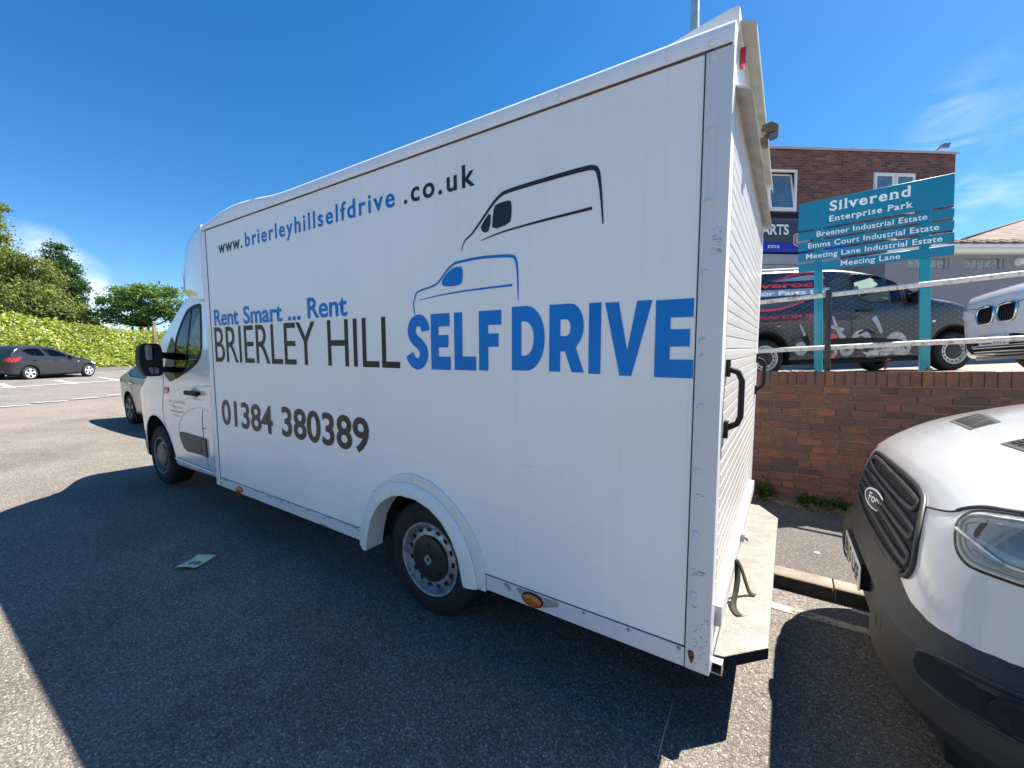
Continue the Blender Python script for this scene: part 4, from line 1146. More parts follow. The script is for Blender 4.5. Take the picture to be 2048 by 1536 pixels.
# rivets
def bolts(name, pts, y, r, mat, parent):
    """round fixings, each an object of its own"""
    mb = MB(); mb.lathe([(r*1.15, 0), (r, -.004), (r*.6, -.0065), (.001, -.007)], (0, 0, 0), 'y', 14)
    o = mb.build(name, mat, parent, True); o.location = (pts[0][0], y, pts[0][1])
    for x, z in pts[1:]:
        c = o.copy(); COL.objects.link(c); c.location = (x, y, z)
    return o
bolts('rivet', [(-.061, z) for z in (.884, .645, 1.125, 1.365, 1.605, 1.845, 2.087, 2.327, 2.567)], -.007, .0125, M_STRIP, van)
bolts('rusty_bolt', [(-.063, .41)], -.007, .010, M_RUST, van)
bolts('rivet', [(-.065-.571*k, 2.612) for k in range(7)]+[(-4.0, 2.612)], -.0085, .012, M_PANEL, van)
bolts('rivet', [(-4.07, z) for z in (2.55, 2.2, 1.85, 1.5, 1.15, .8, .5)], -.005, .008, M_PANEL, van)
bolts('screw', [(-.506, .411), (-.306, .410), (-.108, .411), (-2.075, .405), (-2.45, .40), (-3.0, .40)], -.006, .0065, M_BARE, van)
mb = MB(); mb.add([(x, -.0073, z) for x, z in chaikin([(-.075, .405), (-.062, .425), (-.05, .41), (-.052, .39), (-.06, .362), (-.068, .385)], 2)], [tuple(range(24))]); mb.build('rust_stain', M_RUST, van)
# worn paint on the skirt, bare where the marker lamp was moved
def decal(name, pl, y, mat, parent=van):
    return polys(pl, lambda u, v: Vector((u, y, v)), name, mat, parent)
rnd = random.Random(77)
def ragged(pts, j): return [(x+rnd.uniform(-j, j), z+rnd.uniform(-j, j)) for x, z in chaikin(pts, 2)]
decal('bare_patch', [ragged([(-.932, .420), (-.915, .419), (-.885, .400), (-.892, .385), (-.915, .388), (-.93, .405)], .003), ragged([(-.863, .412), (-.83, .418), (-.64, .419), (-.627, .405), (-.635, .391), (-.67, .384), (-.703, .360), (-.74, .366), (-.80, .38), (-.85, .39)], .004)], -.0068, M_BARE)
pl = []
x = -3.99
while x < -2.1:
    L = rnd.uniform(.03, .16)
    if rnd.random() < .72: pl.append([(x, ZK-.0045), (x+L, ZK-.0045)]+[(x+L*(1-k/5)+rnd.uniform(-.004, .004), ZK-.0055-rnd.uniform(.001, .011)) for k in range(1, 5)])
    x += L+rnd.uniform(.01, .06)
pl += [ragged([(-2.52, .358), (-2.40, .352), (-2.30, .346), (-2.36, .343), (-2.5, .345)], .002)]
decal('worn_edge', pl, -.0068, M_BARE)
pl = []
for k in range(26):
    x = -.012-rnd.random()*.05; z = .36+k*.008+rnd.uniform(-.003, .003); pl.append([(x, z), (x+rnd.uniform(.006, .018), z+rnd.uniform(.001, .006)), (x+rnd.uniform(.003, .012), z-.002)])
for k in range(60):
    z = 1.905+rnd.random()*.095; x = -.010-rnd.random()**1.5*.030; w = rnd.uniform(.003, .014); h = rnd.uniform(.0008, .0030); pl.append([(x, z), (x-w, z+rnd.uniform(-.001, .002)), (x-w*.9, z+h), (x-w*.2, z+h*1.2)])
for (x, z, L) in ((-.03, 1.03, .05), (-.02, .74, .06), (-.025, .725, .05), (-.05, 1.55, .02), (-.04, .60, .035)):
    for k in range(5): a_ = x-rnd.uniform(0, L*.6); b__ = a_-rnd.uniform(.01, L*.5); q_ = z+rnd.uniform(-.006, .008); pl.append([(b__, q_-.001), (a_, q_+rnd.uniform(-.002, .003)), (a_-.003, q_+.003), (b__+.004, q_+.0012)])
decal('scuff', pl, -.0076, M_VPALE)
pl = []
for k in range(90): # fine speckled graze along the side
    t = rnd.random(); x = -1.15+t*.62; z = .79-t*.02+rnd.gauss(0, .012); s_ = rnd.uniform(.002, .006); pl.append([(x, z), (x+s_, z+.001), (x+s_*.8, z+.003)])
for k in range(70):
    t = rnd.random(); x = -.62+t*.5; z = .63-t*.0+rnd.gauss(0, .006); s_ = rnd.uniform(.002, .006); pl.append([(x, z), (x+s_, z+.001), (x+s_*.8, z+.002)])
for (xa, za, xb, zb_) in ((-3.1, .81, -2.1, .575), (-3.2, .845, -2.4, .70), (-3.35, .83, -3.25, .832), (-.85, 1.03, -.62, 1.02), (-1.75, .95, -1.5, .93)):
    n = 14
    for k in range(n):
        if rnd.random() < .6:
            t0, t1 = k/n, (k+.8)/n; pl.append([(xa+(xb-xa)*t0, za+(zb_-za)*t0), (xa+(xb-xa)*t1, za+(zb_-za)*t1), (xa+(xb-xa)*t1, za+(zb_-za)*t1+.002)])
decal('scratch', pl, -.0022, M_VPALE, side)
mb = MB(); pass
decal('chip', [ragged([(-.87, 1.12), (-.85, 1.155), (-.83, 1.15), (-.825, 1.12), (-.85, 1.09)], .006)], -.0022, M_PANEL, side)

# ---- lettering
VP_ = lambda u, v: Vector((u, -.0024, v))
def LT(items, mat, bold, spacing=1.0): return lay_text(items, VP_, 'lettering', mat, side, bold, spacing=spacing)
LT([('www.', -3.812, -3.405, 2.363, .105)], M_VBLACK, .012, 1.15)
LT([('brierleyhillselfdrive', -3.356, -1.662, 2.363, .108)], M_VBLUE, .016, 1.22)
LT([('.co.uk', -1.588, -1.097, 2.36, .108)], M_VNAVY, .020, 1.25)
LT([('Rent', -3.969, -3.535, 1.774, .138), ('Smart', -3.45, -2.875, 1.774, .138), ('...', -2.80, -2.64, 1.777, .138), ('Rent', -2.552, -2.118, 1.782, .138)], M_VBLUE, .020)
LT([('BRIERLEY', -3.985, -2.476, 1.464, .297), ('HILL', -2.335, -1.650, 1.465, .297)], M_VBLACK, -.002, .96)
LT([('01384', -3.933, -3.082, .918, .218), ('380389', -2.952, -1.943, .925, .222)], M_VGREY, .022)
def curve_fill(loops, name, mat, parent, y=-.0024):
    cu = bpy.data.curves.new('c', 'CURVE'); cu.dimensions = '2D'; cu.fill_mode = 'BOTH'
    for lp in loops:
        sp = cu.splines.new('POLY'); sp.points.add(len(lp)-1); sp.use_cyclic_u = True
        for p, (x, z) in zip(sp.points, lp): p.co = (x, z, 0, 1)
    o = bpy.data.objects.new('c', cu); COL.objects.link(o)
    dg = bpy.context.evaluated_depsgraph_get(); dg.update()
    me = bpy.data.meshes.new_from_object(o.evaluated_get(dg))
    bpy.data.objects.remove(o); bpy.data.curves.remove(cu)
    for v in me.vertices: v.co = (v.co.x, y, v.co.y)
    return link(name, me, mat, parent)
def box_map(u0, u1, v0, v1): return lambda p: (u0+(u1-u0)*p[0], v0+(v1-v0)*p[1])
gE = [(0, 0), (1, 0), (1, .235), (.40, .235), (.40, .40), (.90, .40), (.90, .62), (.40, .62), (.40, .77), (.97, .77), (.97, 1), (0, 1)]
gF = [(0, 0), (.42, 0), (.42, .40), (.88, .40), (.88, .62), (.42, .62), (.42, .76), (1, .76), (1, 1), (0, 1)]
gL = [(0, 0), (1, 0), (1, .24), (.38, .24), (.38, 1), (0, 1)]
gI = [(0, 0), (1, 0), (1, 1), (0, 1)]
gV = [(0, 1), (.30, 1), (.50, .34), (.69, 1), (1, 1), (.60, 0), (.345, 0)]
def bowl(x0, x1, y0, y1, r, n=8):
    p = []
    for k in range(n+1): a = R(-90+90*k/n); p.append((x1-r[0]+r[0]*math.cos(a), y0+r[1]+r[1]*math.sin(a)))
    for k in range(n+1): a = R(90*k/n); p.append((x1-r[0]+r[0]*math.cos(a), y1-r[1]+r[1]*math.sin(a)))
    return p
gD = [[(0, 0)]+bowl(0, 1, 0, 1, (.55, .48))+[(0, 1)], [(.30, .235)]+bowl(.3, .675, .235, .765, (.28, .24))+[(.30, .765)]]
gR = [[(0, 0), (.33, 0), (.33, .305), (.47, .305), (.66, 0), (1.0, 0), (.775, .36)]+bowl(.5, .985, .345, 1, (.38, .325))[3:]+[(0, 1)], [(.33, .53)]+bowl(.33, .62, .53, .775, (.13, .12))+[(.33, .775)]]
sc = chaikin([(.885, .70), (.86, .80), (.70, .895), (.46, .90), (.26, .82), (.20, .68), (.32, .56), (.60, .47), (.80, .36), (.80, .22), (.62, .105), (.36, .10), (.17, .20), (.10, .28)], 3, False)
loops = []
def put(g, u0, u1, z0, z1):
    f = box_map(u0, u1, z0, z1)
    for lp in (g if isinstance(g[0], list) else [g]): loops.append([f(p) for p in lp])
fS = box_map(-1.585, -1.428, 1.462, 1.761)
loops.append(stroke([fS(p) for p in sc], .062))
put(gE, -1.405, -1.268, 1.465, 1.760); put(gL, -1.241, -1.100, 1.467, 1.760); put(gF, -1.081, -.947, 1.469, 1.760)
put(gD, -.887, -.712, 1.475, 1.770); put(gR, -.689, -.523, 1.475, 1.768); put(gI, -.502, -.449, 1.471, 1.765); put(gV, -.433, -.244, 1.468, 1.762); put(gE, -.231, -.092, 1.467, 1.759)
curve_fill(loops, 'lettering', M_VBLUE, side)
# van outlines drawn over the lettering
def taper(pts, ws): return stroke(chaikin(pts, 2, False), [interp([0, .5, 1], list(ws), i/(len(chaikin(pts, 2, False))-1)) for i in range(len(chaikin(pts, 2, False)))])
dk = [taper([(-1.187, 2.061), (-1.176, 2.093), (-1.158, 2.115), (-1.122, 2.132), (-1.107, 2.145), (-1.072, 2.178), (-1.003, 2.245), (-.966, 2.275), (-.934, 2.290)], (.004, .010, .017)),
      taper([(-.936, 2.290), (-.875, 2.297), (-.708, 2.304), (-.556, 2.308), (-.499, 2.307), (-.478, 2.296), (-.469, 2.272), (-.459, 2.207), (-.448, 2.076)], (.017, .020, .005)),
      chaikin([(-1.002, 2.226), (-1.010, 2.139), (-1.040, 2.125), (-1.067, 2.150), (-1.057, 2.172)], 1), chaikin([(-.986, 2.238), (-.966, 2.250), (-.897, 2.254), (-.887, 2.239), (-.887, 2.185), (-.897, 2.148), (-.997, 2.134), (-.995, 2.188)], 1),
      taper([(-1.065, 2.095), (-.948, 2.118), (-.748, 2.133), (-.591, 2.141), (-.496, 2.146)], (.003, .010, .013))]
decal('van_outline', dk, -.0024, M_VNAVY, side)
bl_ = [taper([(-1.524, 1.764), (-1.528, 1.786), (-1.535, 1.818), (-1.527, 1.835), (-1.514, 1.873), (-1.488, 1.889), (-1.363, 1.907), (-1.324, 1.939), (-1.273, 1.988), (-1.223, 2.009)], (.006, .009, .013)),
       taper([(-1.226, 2.008), (-1.083, 2.017), (-.949, 2.009), (-.880, 2.002), (-.863, 1.985), (-.854, 1.919), (-.852, 1.801)], (.013, .014, .004)),
       chaikin([(-1.178, 1.986), (-1.182, 1.906), (-1.215, 1.893), (-1.286, 1.894), (-1.325, 1.906), (-1.316, 1.934), (-1.273, 1.971), (-1.235, 1.988)], 1),
       taper([(-1.489, 1.838), (-1.355, 1.854), (-1.167, 1.865), (-1.006, 1.868), (-.885, 1.870)], (.003, .008, .011))]
decal('van_outline', bl_, -.0024, M_VBLUE, side)

# ---- wheel arch trims and wheels
def ring_prism(outer, inner, y0, y1, name, mat):
    mb = MB(); n = len(outer)
    for yv in (y0, y1): pass
    vs = [(x, y0, z) for x, z in outer]+[(x, y0, z) for x, z in inner]+[(x, y1, z) for x, z in outer]+[(x, y1, z) for x, z in inner]
    fs = []
    for i in range(n-1):
        fs += [(i, i+1, n+i+1, n+i), (2*n+i, 3*n+i, 3*n+i+1, 2*n+i+1), (i, 2*n+i, 2*n+i+1, i+1), (n+i, n+i+1, 3*n+i+1, 3*n+i)]
    fs += [(0, n, 3*n, 2*n), (n-1, 3*n-1, 4*n-1, 2*n-1)]
    mb.add(vs, fs); return mb.build(name, mat, van, True, 35, bev=.005)
ring_prism(arch_out, arch_mid, -.012, .012, 'arch_flange', M_FLARE)
def flare():
    n = len(arch_mid); rings = []
    for (xm, zm), (xi, zi) in zip(arch_mid, arch_in):
        rings.append([(xm, .0, zm), (xm, -.016, zm), (xm+(xi-xm)*.25, -.030, zm+(zi-zm)*.25), (xm+(xi-xm)*.8, -.040, zm+(zi-zm)*.8), (xi, -.036, zi), (xi, .09, zi), (xi, .095, zi-.0), (xm, .03, zm)])
    mb = MB(); mb.loft(rings); return mb.build('arch_flare', M_FLARE, van, True, 40)
flare()
bolts('arch_bolt', [(-1.575, .836), (-1.255, .716), (-1.073, .44), (-1.90, .690)], -.0125, .015, M_FLARE, van)
mb = MB()
xs = [(x, z) for x, z in arch_in]
rings = [[(x, .08, z+.03), (x, .42, z+.03), (x, .42, z+.035), (x, .08, z+.035)] for x, z in xs]
mb.loft(rings); mb.add([(-2.0, .42, .3), (-1.1, .42, .3), (-1.1, .42, .8), (-2.0, .42, .8)], [(0, 1, 2, 3)]); mb.build('wheel_housing', M_DARK, van)
w1 = wheel('wheel', van, (-1.512, .062, .343), .343, .225, -1, .222, 'steel', (M_RIMSTEEL, M_HUB, M_DARK), 'rear wheel with bright worn steel rim and black centre cap')
w2 = wheel('wheel', van, (-5.755, .095, .358), .343, .225, -1, .215, 'steel', (M_RIMDARK, M_HUBGREY, M_DARK), 'front wheel with grimy steel rim and grey centre cap')
wheel('wheel', van, (-1.512, 1.998, .343), .343, .225, 1, .222, 'steel', (M_RIMSTEEL, M_HUB, M_DARK))
wheel('wheel', van, (-5.755, 1.965, .343), .343, .225, 1, .215, 'steel', (M_RIMDARK, M_HUBGREY, M_DARK))
# diamond badge on the hub
def loz(cx, cz, a, b): return [(cx-a, cz+b*.30), (cx, cz+b), (cx+a, cz+b*.30), (cx+a, cz-b*.30), (cx, cz-b), (cx-a, cz-b*.30)]
cx, cz = -1.512, .343
mb = MB()
for o_, i_ in ((loz(cx, cz, .026, .033), loz(cx, cz, .012, .016)),):
    n = 6; vs = [(x, .0478, z) for x, z in o_]+[(x, .0478, z) for x, z in i_]+[(x, .050, z) for x, z in o_]+[(x, .050, z) for x, z in i_]
    mb.add(vs, [f for i in range(n) for f in ((i, (i+1) % n, n+(i+1) % n, n+i), (2*n+i, 3*n+i, 3*n+(i+1) % n, 2*n+(i+1) % n), (i, 2*n+i, 2*n+(i+1) % n, (i+1) % n), (n+i, n+(i+1) % n, 3*n+(i+1) % n, 3*n+i))])
mb.build('diamond_badge', M_STEEL, w1)

# ---- side markers
def oval(name, cx, cz, a, b, y, mat):
    mb = MB(); n = 24; rings = []
    for s, h in ((1, 0), (1, -.010), (.85, -.016), (.4, -.019)): rings.append([(cx+a*s*math.cos(2*math.pi*k/n), y+h, cz+b*s*math.sin(2*math.pi*k/n)) for k in range(n)])
    mb.loft(rings); return mb.build(name, mat, van, True, 40)
o = oval('side_marker', -.768, .383, .052, .028, -.006, M_AMBER); mb = MB(); mb.prism(grow(ellipse(-.768, .383, .052, .028), .006), 'y', -.012, -.0062); mb.build('marker_gasket', M_BLACK, o)
o = oval('side_marker', -3.668, .378, .052, .028, -.006, M_AMBER)

# ---- rear end: roller shutter, rain gutters, lamps, handles, step
mb = MB(); z = .575
while z < 2.52:
    mb.prism([(-.03, z+.0008), (.0025, z+.0012), (.004, z+.0035), (.0045, z+.024), (.004, z+.0442), (.0025, z+.0464), (-.03, z+.0468)], 'y', .092, 1.968); z += .0476
mb.build('roller_shutter', M_SLAT, van)
mb = MB(); mb.box(-.034, -.004, .09, 1.97, .5, 2.54); mb.build('shutter_backing', M_SEAM, van)
mb = MB(); mb.box(-.02, .028, .092, 1.968, .488, .5735); mb.build('bottom_bar', M_SLAT, van, bev=.005)
mb = MB(); mb.box(-.06, .002, .086, 1.974, 2.525, 2.70); mb.build('rear_header', M_PANEL, van, bev=.004)
mb = MB(); mb.box(-.06, .0, .086, 1.974, ZB_, .487); mb.build('rear_sill', M_STRIP, van, bev=.004)
mb = MB(); mb.prism([(.003, 2.482), (.058, 2.452), (.060, 2.440), (.056, 2.440), (.054, 2.449), (.003, 2.476)], 'y', .045, 2.09); mb.build('rain_gutter', M_GUT, van)
mb = MB(); mb.prism([(.005, 2.722), (.056, 2.700), (.058, 2.676), (.054, 2.676), (.052, 2.696), (.005, 2.716)], 'y', .10, 1.95); mb.build('rain_gutter', M_GUT, van)
mb = MB(); mb.box(.003, .022, .15, .185, 2.60, 2.66); mb.build('rear_marker_lamp', M_REDLENS, van, bev=.004)
mb = MB(); mb.box(.003, .022, 1.87, 1.905, 2.60, 2.66); mb.build('rear_marker_lamp', M_REDLENS, van, bev=.004)
mb = MB(); mb.box(.056, .084, .50, .60, 2.462, 2.474); mb.tube([(.07, .55, 2.474), (.074, .55, 2.51)], .008, 8)
mb.prism([(.056, 2.505), (.085, 2.490), (.118, 2.496), (.122, 2.515), (.098, 2.535), (.062, 2.53)], 'y', .51, .585); M_GRIME = simple('grimy_lamp_metal', (.13, .10, .07), .6, .3, 0, .5, 40); wk = mb.build('work_lamp', M_GRIME, van, bev=.007)
mb = MB(); mb.prism([(.088, 2.4875), (.116, 2.4925), (.116, 2.488), (.088, 2.482)], 'y', .515, .58); mb.build('lens', M_GLASS, wk)
for yy in (.125, 1.935):
    s_ = 1 if yy < 1 else -1
    mb = MB(); mb.box(.005, .018, yy-.018, yy+.018, 1.47, 1.535); mb.box(.005, .018, yy-.018, yy+.018, 1.235, 1.30)
    mb.tube([(.012, yy, 1.50), (.045, yy+.004, 1.487), (.058, yy+.004, 1.455), (.058, yy+.004, 1.32), (.047, yy+.004, 1.292), (.012, yy, 1.272)], .0115, 10)
    mb.build('grab_handle', M_BLACK, van, True, 50)
mb = MB(); mb.box(.029, .045, .86, .93, .53, .575); mb.tube([(.045, .895, .55), (.06, .895, .53)], .008, 8); mb.build('shutter_latch', M_STEEL, van, bev=.004)
plate = [(.002, .122), (.038, .128), (.186, .285), (.192, 1.86), (.062, 2.08), (.002, 2.06)]
mb = MB(); mb.prism(plate, 'z', .3445, .3495); stp = mb.build('rear_step', M_TREAD, van, bev=.002, seg=1)
mb = MB(); pl_ = plate
for i in range(1, 5):
    a, c = Vector(pl_[i]), Vector(pl_[i+1] if i < 5 else pl_[0])
    d = (c-a).normalized(); nn = Vector((-d.y, d.x))*.022
    q = [a, c, c+nn, a+nn]
    mb.prism([(p.x*.999, p.y) for p in q], 'z', .300, .3435)
mb.build('step_frame', M_BLACKPAINT, stp)
def hollow(x0, x1, y0, y1, z0, z1, t, name, mat, parent):
    mb = MB(); mb.box(x0, x1, y0, y1, z0, z0+t); mb.box(x0, x1, y0, y1, z1-t, z1); mb.box(x0, x0+t, y0, y1, z0+t, z1-t); mb.box(x1-t, x1, y0, y1, z0+t, z1-t)
    return mb.build(name, mat, parent)
hollow(-.003, .038, .085, 2.10, .296, .3405, .003, 'step_beam', M_STEEL, stp)
mb = MB(); mb.box(.0, .035, .30, 2.0, .2995, .337); mb.build('beam_core', M_DARK, stp)
M_STRAP = simple('black_webbing', (.03, .028, .02), .8, 0, 0, .3, 60)
st_ = thing('pull_strap', 'dark webbing pull strap hanging from the shutter bar onto the rear step', 'strap', matrix=VM)
mb = MB()
def ribbon(pts, w, ydir=(0, 1, 0), n=24):
    P = [Vector(p) for p in chaikin(pts, 3, False)]; W = Vector(ydir)*w/2; vs = []; fs = []
    for i, p in enumerate(P): vs += [p-W, p+W, p+W+Vector((.003, 0, .002)), p-W+Vector((.003, 0, .002))]
    for i in range(len(P)-1):
        for k in range(4): fs.append((i*4+k, i*4+(k+1) % 4, (i+1)*4+(k+1) % 4, (i+1)*4+k))
    mb.add(vs, fs)
ribbon([(.029, .56, .56), (.042, .60, .53), (.06, .645, .46), (.085, .66, .37), (.10, .665, .3535), (.115, .67, .3535)], .030, (.25, .96, 0))
ribbon([(.030, .58, .55), (.040, .61, .47), (.038, .57, .40), (.030, .50, .3545), (.06, .44, .3535), (.09, .47, .3535)], .030, (.7, .7, 0))
mb.build('webbing', M_STRAP, st_, True)

# ---- luton pod over the cab
rings = []
zs = [2.010, 2.045, 2.069, 2.10, 2.155, 2.257, 2.393, 2.510, 2.566, 2.600, 2.626, 2.642, 2.652]
ds = [.30, .62, .80, .93, 1.0, 1.0, .94, .84, .75, .63, .47, .26, .02]
for z, d in zip(zs, ds):
    ring = []
    for k in range(-20, 21):
        t = k/20; yy = 1.03+1.035*math.sin(t*math.pi/2); u = abs(yy-1.03)/1.035
        ring.append((-4.115-1.30*d*max(0, 1-u**2.6)**(1/2.6), yy, z))
    ring += [(-4.10, 2.0, z), (-4.10, .06, z)]
    rings.append(ring)
mb = MB(); mb.loft(rings); mb.build('luton_pod', M_CABW, van, True, 50)
mb = MB(); mb.box(-4.262, -4.123, -.0075, .02, 2.016, 2.585); mb.build('pod_flange', M_CABW, van, bev=.003, seg=1)

# ---- cab
cab_st = [(-6.66, .46, .60, .42), (-6.63, .34, .84, .66), (-6.56, .27, 1.00, .80), (-6.42, .26, 1.085, .90), (-6.2, .28, 1.17, .962), (-5.95, .30, 1.29, .985), (-5.76, .31, 1.42, .995), (-5.64, .31, 1.58, .998), (-5.28, .315, 1.875, 1.0), (-4.96, .32, 2.10, 1.0), (-4.7, .325, 2.17, 1.0), (-4.4, .33, 2.19, 1.0), (-4.09, .33, 2.19, 1.0)]
cab = shell('cab_body', cab_st, M_CABW, van, 90, 1.28, .12, .035, .09, .05, .03, 1.03, 18)
CB = bvh_of(cab)
cutb = bpy.data.materials
cab.data.materials.append(M_DARK)
# openings: side windows, windscreen, wheel arches
def prism_bm(poly, axis, a, b):
    m = MB(); m.prism(poly, axis, a, b); b_ = m.bm(); bmesh.ops.triangulate(b_, faces=[f for f in b_.faces if len(f.verts) > 4]); return b_
def cut_dark(o, cutters, mat=None):
    """openings whose inner walls are dark"""
    bm = bmesh.new()
    for c in cutters:
        me = bpy.data.meshes.new('c'); c.to_mesh(me); bm.from_mesh(me); bpy.data.meshes.remove(me); c.free()
    bmesh.ops.recalc_face_normals(bm, faces=bm.faces)
    me = bpy.data.meshes.new('cutter'); bm.to_mesh(me); bm.free(); me.materials.append(mat or M_DARK)
    co = bpy.data.objects.new('cutter', me); COL.objects.link(co); co.parent = o.parent
    m = o.modifiers.new('b', 'BOOLEAN'); m.operation = 'DIFFERENCE'; m.object = co; m.solver = 'EXACT'; m.use_self = True
    try: m.material_mode = 'TRANSFER'
    except Exception: pass
    dg = bpy.context.evaluated_depsgraph_get(); dg.update()
    new = bpy.data.meshes.new_from_object(o.evaluated_get(dg))
    o.modifiers.clear(); o.data = new
    bpy.data.objects.remove(co); bpy.data.meshes.remove(me)
cw = chaikin([(-4.555, 2.003), (-4.73, 1.992), (-4.86, 1.955), (-4.97, 1.84), (-5.065, 1.70), (-5.08, 1.58), (-5.06, 1.44), (-5.03, 1.32), (-4.985, 1.283), (-4.82, 1.333), (-4.665, 1.382), (-4.525, 1.445), (-4.455, 1.52), (-4.445, 1.60), (-4.50, 1.82)], 1, True, .12)
fix = bmesh.new(); fix.from_mesh(cab.data); bmesh.ops.remove_doubles(fix, verts=fix.verts, dist=1e-6); fix.to_mesh(cab.data); fix.free()
arch_c = lambda y0, y1: cylinder_bm((-5.705, .345), .495, y0, y1, 48)
sq = lambda y0, y1: prism_bm([(-6.16, .2), (-5.17, .2), (-5.2, .42), (-6.18, .42)], 'y', y0, y1)
cut_dark(cab, [prism_bm(cw, 'y', -.5, 2.6)])
cut_dark(cab, [prism_bm([(.17, 1.44), (1.89, 1.44), (1.82, 2.08), (.24, 2.08)], 'x', -7, -4.62)])
cut_dark(cab, [arch_c(-.4, .40)]); cut_dark(cab, [arch_c(1.66, 2.5)])
cab['label'] = 'white cab body with rounded nose'
LEFT = Vector((0, 1, 0))
def cpatch(name, poly, off, mat, parent=van, step=.08, thick=0, sidek='left'): return patch(name, poly, sidek, CB, off, mat, parent, step, thick)
g = cpatch('door_glass', cw, .001, M_CLEAR)
# rubber round the glass, mirror quarter panel, divider
def loop_band(poly, w): return poly, grow(poly, -w)
def ring_patch(name, poly, w, off, mat, parent, bvh, sidek='left', inward=True):
    inner = grow(poly, -w) if inward else poly; outer = poly if inward else grow(poly, w)
    mb = MB(); P, d = DIRS[sidek]; n = len(poly); vs = []
    for q in (outer, inner):
        for u, v in q:
            h = bvh.ray_cast(P(u, v), d)
            p = h[0] if h[0] is not None else bvh.find_nearest(P(u, v)+d*9)[0]
            vs.append(p-d*off)
    mb.add(vs, [(i, (i+1) % n, n+(i+1) % n, n+i) for i in range(n)]); return mb.build(name, mat, parent, True)
ring_patch('window_rubber', grow(cw, .012), .034, .004, M_BLACK, g, CB)
cpatch('window_divider', [(-4.772, 1.985), (-4.742, 1.988), (-4.752, 1.36), (-4.785, 1.352)], .003, M_BLACK, g, .3)
cpatch('mirror_panel', [(-5.19, 1.70), (-5.08, 1.62), (-5.055, 1.45), (-5.03, 1.32), (-4.985, 1.275), (-5.05, 1.262), (-5.15, 1.235), (-5.312, 1.32), (-5.285, 1.45), (-5.275, 1.56)], .006, M_BLACKPAINT, van, .1, 0)
ws = [(.15, 1.42), (1.91, 1.42), (1.84, 2.10), (.22, 2.10)]
gw = patch('windscreen', ws, 'low', CB, .002, M_CLEAR, van, .12)
# inside: seats, wheel, dash, bulkhead
mb = MB(); mb.box(-5.05, -4.75, .35, .82, 1.30, 1.36); mb.prism([(-4.80, 1.30), (-4.62, 1.30), (-4.58, 1.74), (-4.70, 1.76)], 'y', .38, .80); mb.prism([(-4.72, 1.76), (-4.62, 1.76), (-4.61, 1.90), (-4.68, 1.90)], 'y', .48, .70)
mb.prism([(-4.80, 1.30), (-4.62, 1.30), (-4.58, 1.74), (-4.70, 1.76)], 'y', 1.15, 1.7)
mb.build('seats', M_BLACK, van, bev=.02)
# door seam, swage, handle, rubbing strip, marker
def seam(pts, w=.0045, off=.0012, mat=None, name='door_seam'):
    m = MB(); vs = []; L = [Vector(p) for p in chaikin(pts, 2, False)]; n = len(L)
    for i, p in enumerate(L):
        d = (L[min(i+1, n-1)]-L[max(i-1, 0)]).normalized(); nn = Vector((-d.y, d.x))*w
        for q in (p+nn, p-nn):
            h = CB.ray_cast(Vector((q.x, -9, q.y)), LEFT); k = h[0] if h[0] is not None else CB.find_nearest(Vector((q.x, 0, q.y)))[0]
            vs.append(k-LEFT*off)
    m.add(vs, [(2*i, 2*i+2, 2*i+3, 2*i+1) for i in range(n-1)]); return m.build(name, mat or M_SEAM, cab)
seam([(-5.325, 1.31), (-5.345, 1.22), (-5.375, 1.08), (-5.44, .925), (-5.43, .82), (-5.37, .70), (-5.28, .57)])
seam([(-4.395, 1.02), (-4.44, .95), (-4.46, .81), (-4.46, .73)]); seam([(-4.44, .53), (-4.42, .44), (-4.40, .36)])
seam([(-4.385, .82), (-4.455, .825), (-4.455, .735)], .004); seam([(-4.21, 2.1), (-4.205, 1.0), (-4.24, .7), (-4.30, .5)], .002)
seam([(-5.28, .42), (-4.9, .41), (-4.36, .405)], .003)
mb = MB(); y = .031
hp = rounded(-4.710, -4.425, 1.130, 1.172, .018, 5)
mb.prism(hp, 'y', y-.045, y-.012); mb.box(-4.70, -4.67, y-.014, y+.002, 1.137, 1.165); mb.box(-4.47, -4.44, y-.014, y+.002, 1.137, 1.165); mb.build('door_handle', M_BLACK, van, bev=.008)
cpatch('handle_recess', ellipse(-4.565, 1.152, .075, .062, 20), .0012, simple('recess_grey', (.40, .41, .44), .4), van, 0)
mb = MB(); mk = cpatch('side_repeater', [(-5.316, 1.163), (-5.212, 1.165), (-5.222, 1.116), (-5.325, 1.116)], .008, M_REDLENS, van, 0, .008)
cpatch('repeater_surround', [(-5.324, 1.171), (-5.203, 1.173), (-5.213, 1.108), (-5.334, 1.108)], .003, M_BLACK, mk, 0, .003)
st1 = cpatch('rubbing_strip', [(-4.985, .726), (-4.470, .722), (-4.515, .548), (-4.853, .543), (-4.925, .566), (-5.000, .690)], .016, M_TRIMGREY, van, .12, .016)
cpatch('rubbing_strip', [(-4.462, .722), (-4.395, .718), (-4.403, .537), (-4.505, .549)], .016, M_TRIMGREY, van, .12, .016)
CP = lambda u, v: Vector((u, -9, v))
lay_text([('UNIT 2, MEETING LANE', -5.228, -4.816, 1.022, .026), ('BRIERLEY HILL', -5.150, -4.90, .967, .024), ('WEST MIDLANDS', -5.198, -4.875, .921, .024), ('DY5 3LB', -5.122, -4.976, .876, .023)], CP, 'lettering', M_VPALE, cab, .0, bvh=CB, d=LEFT, off=.0018)
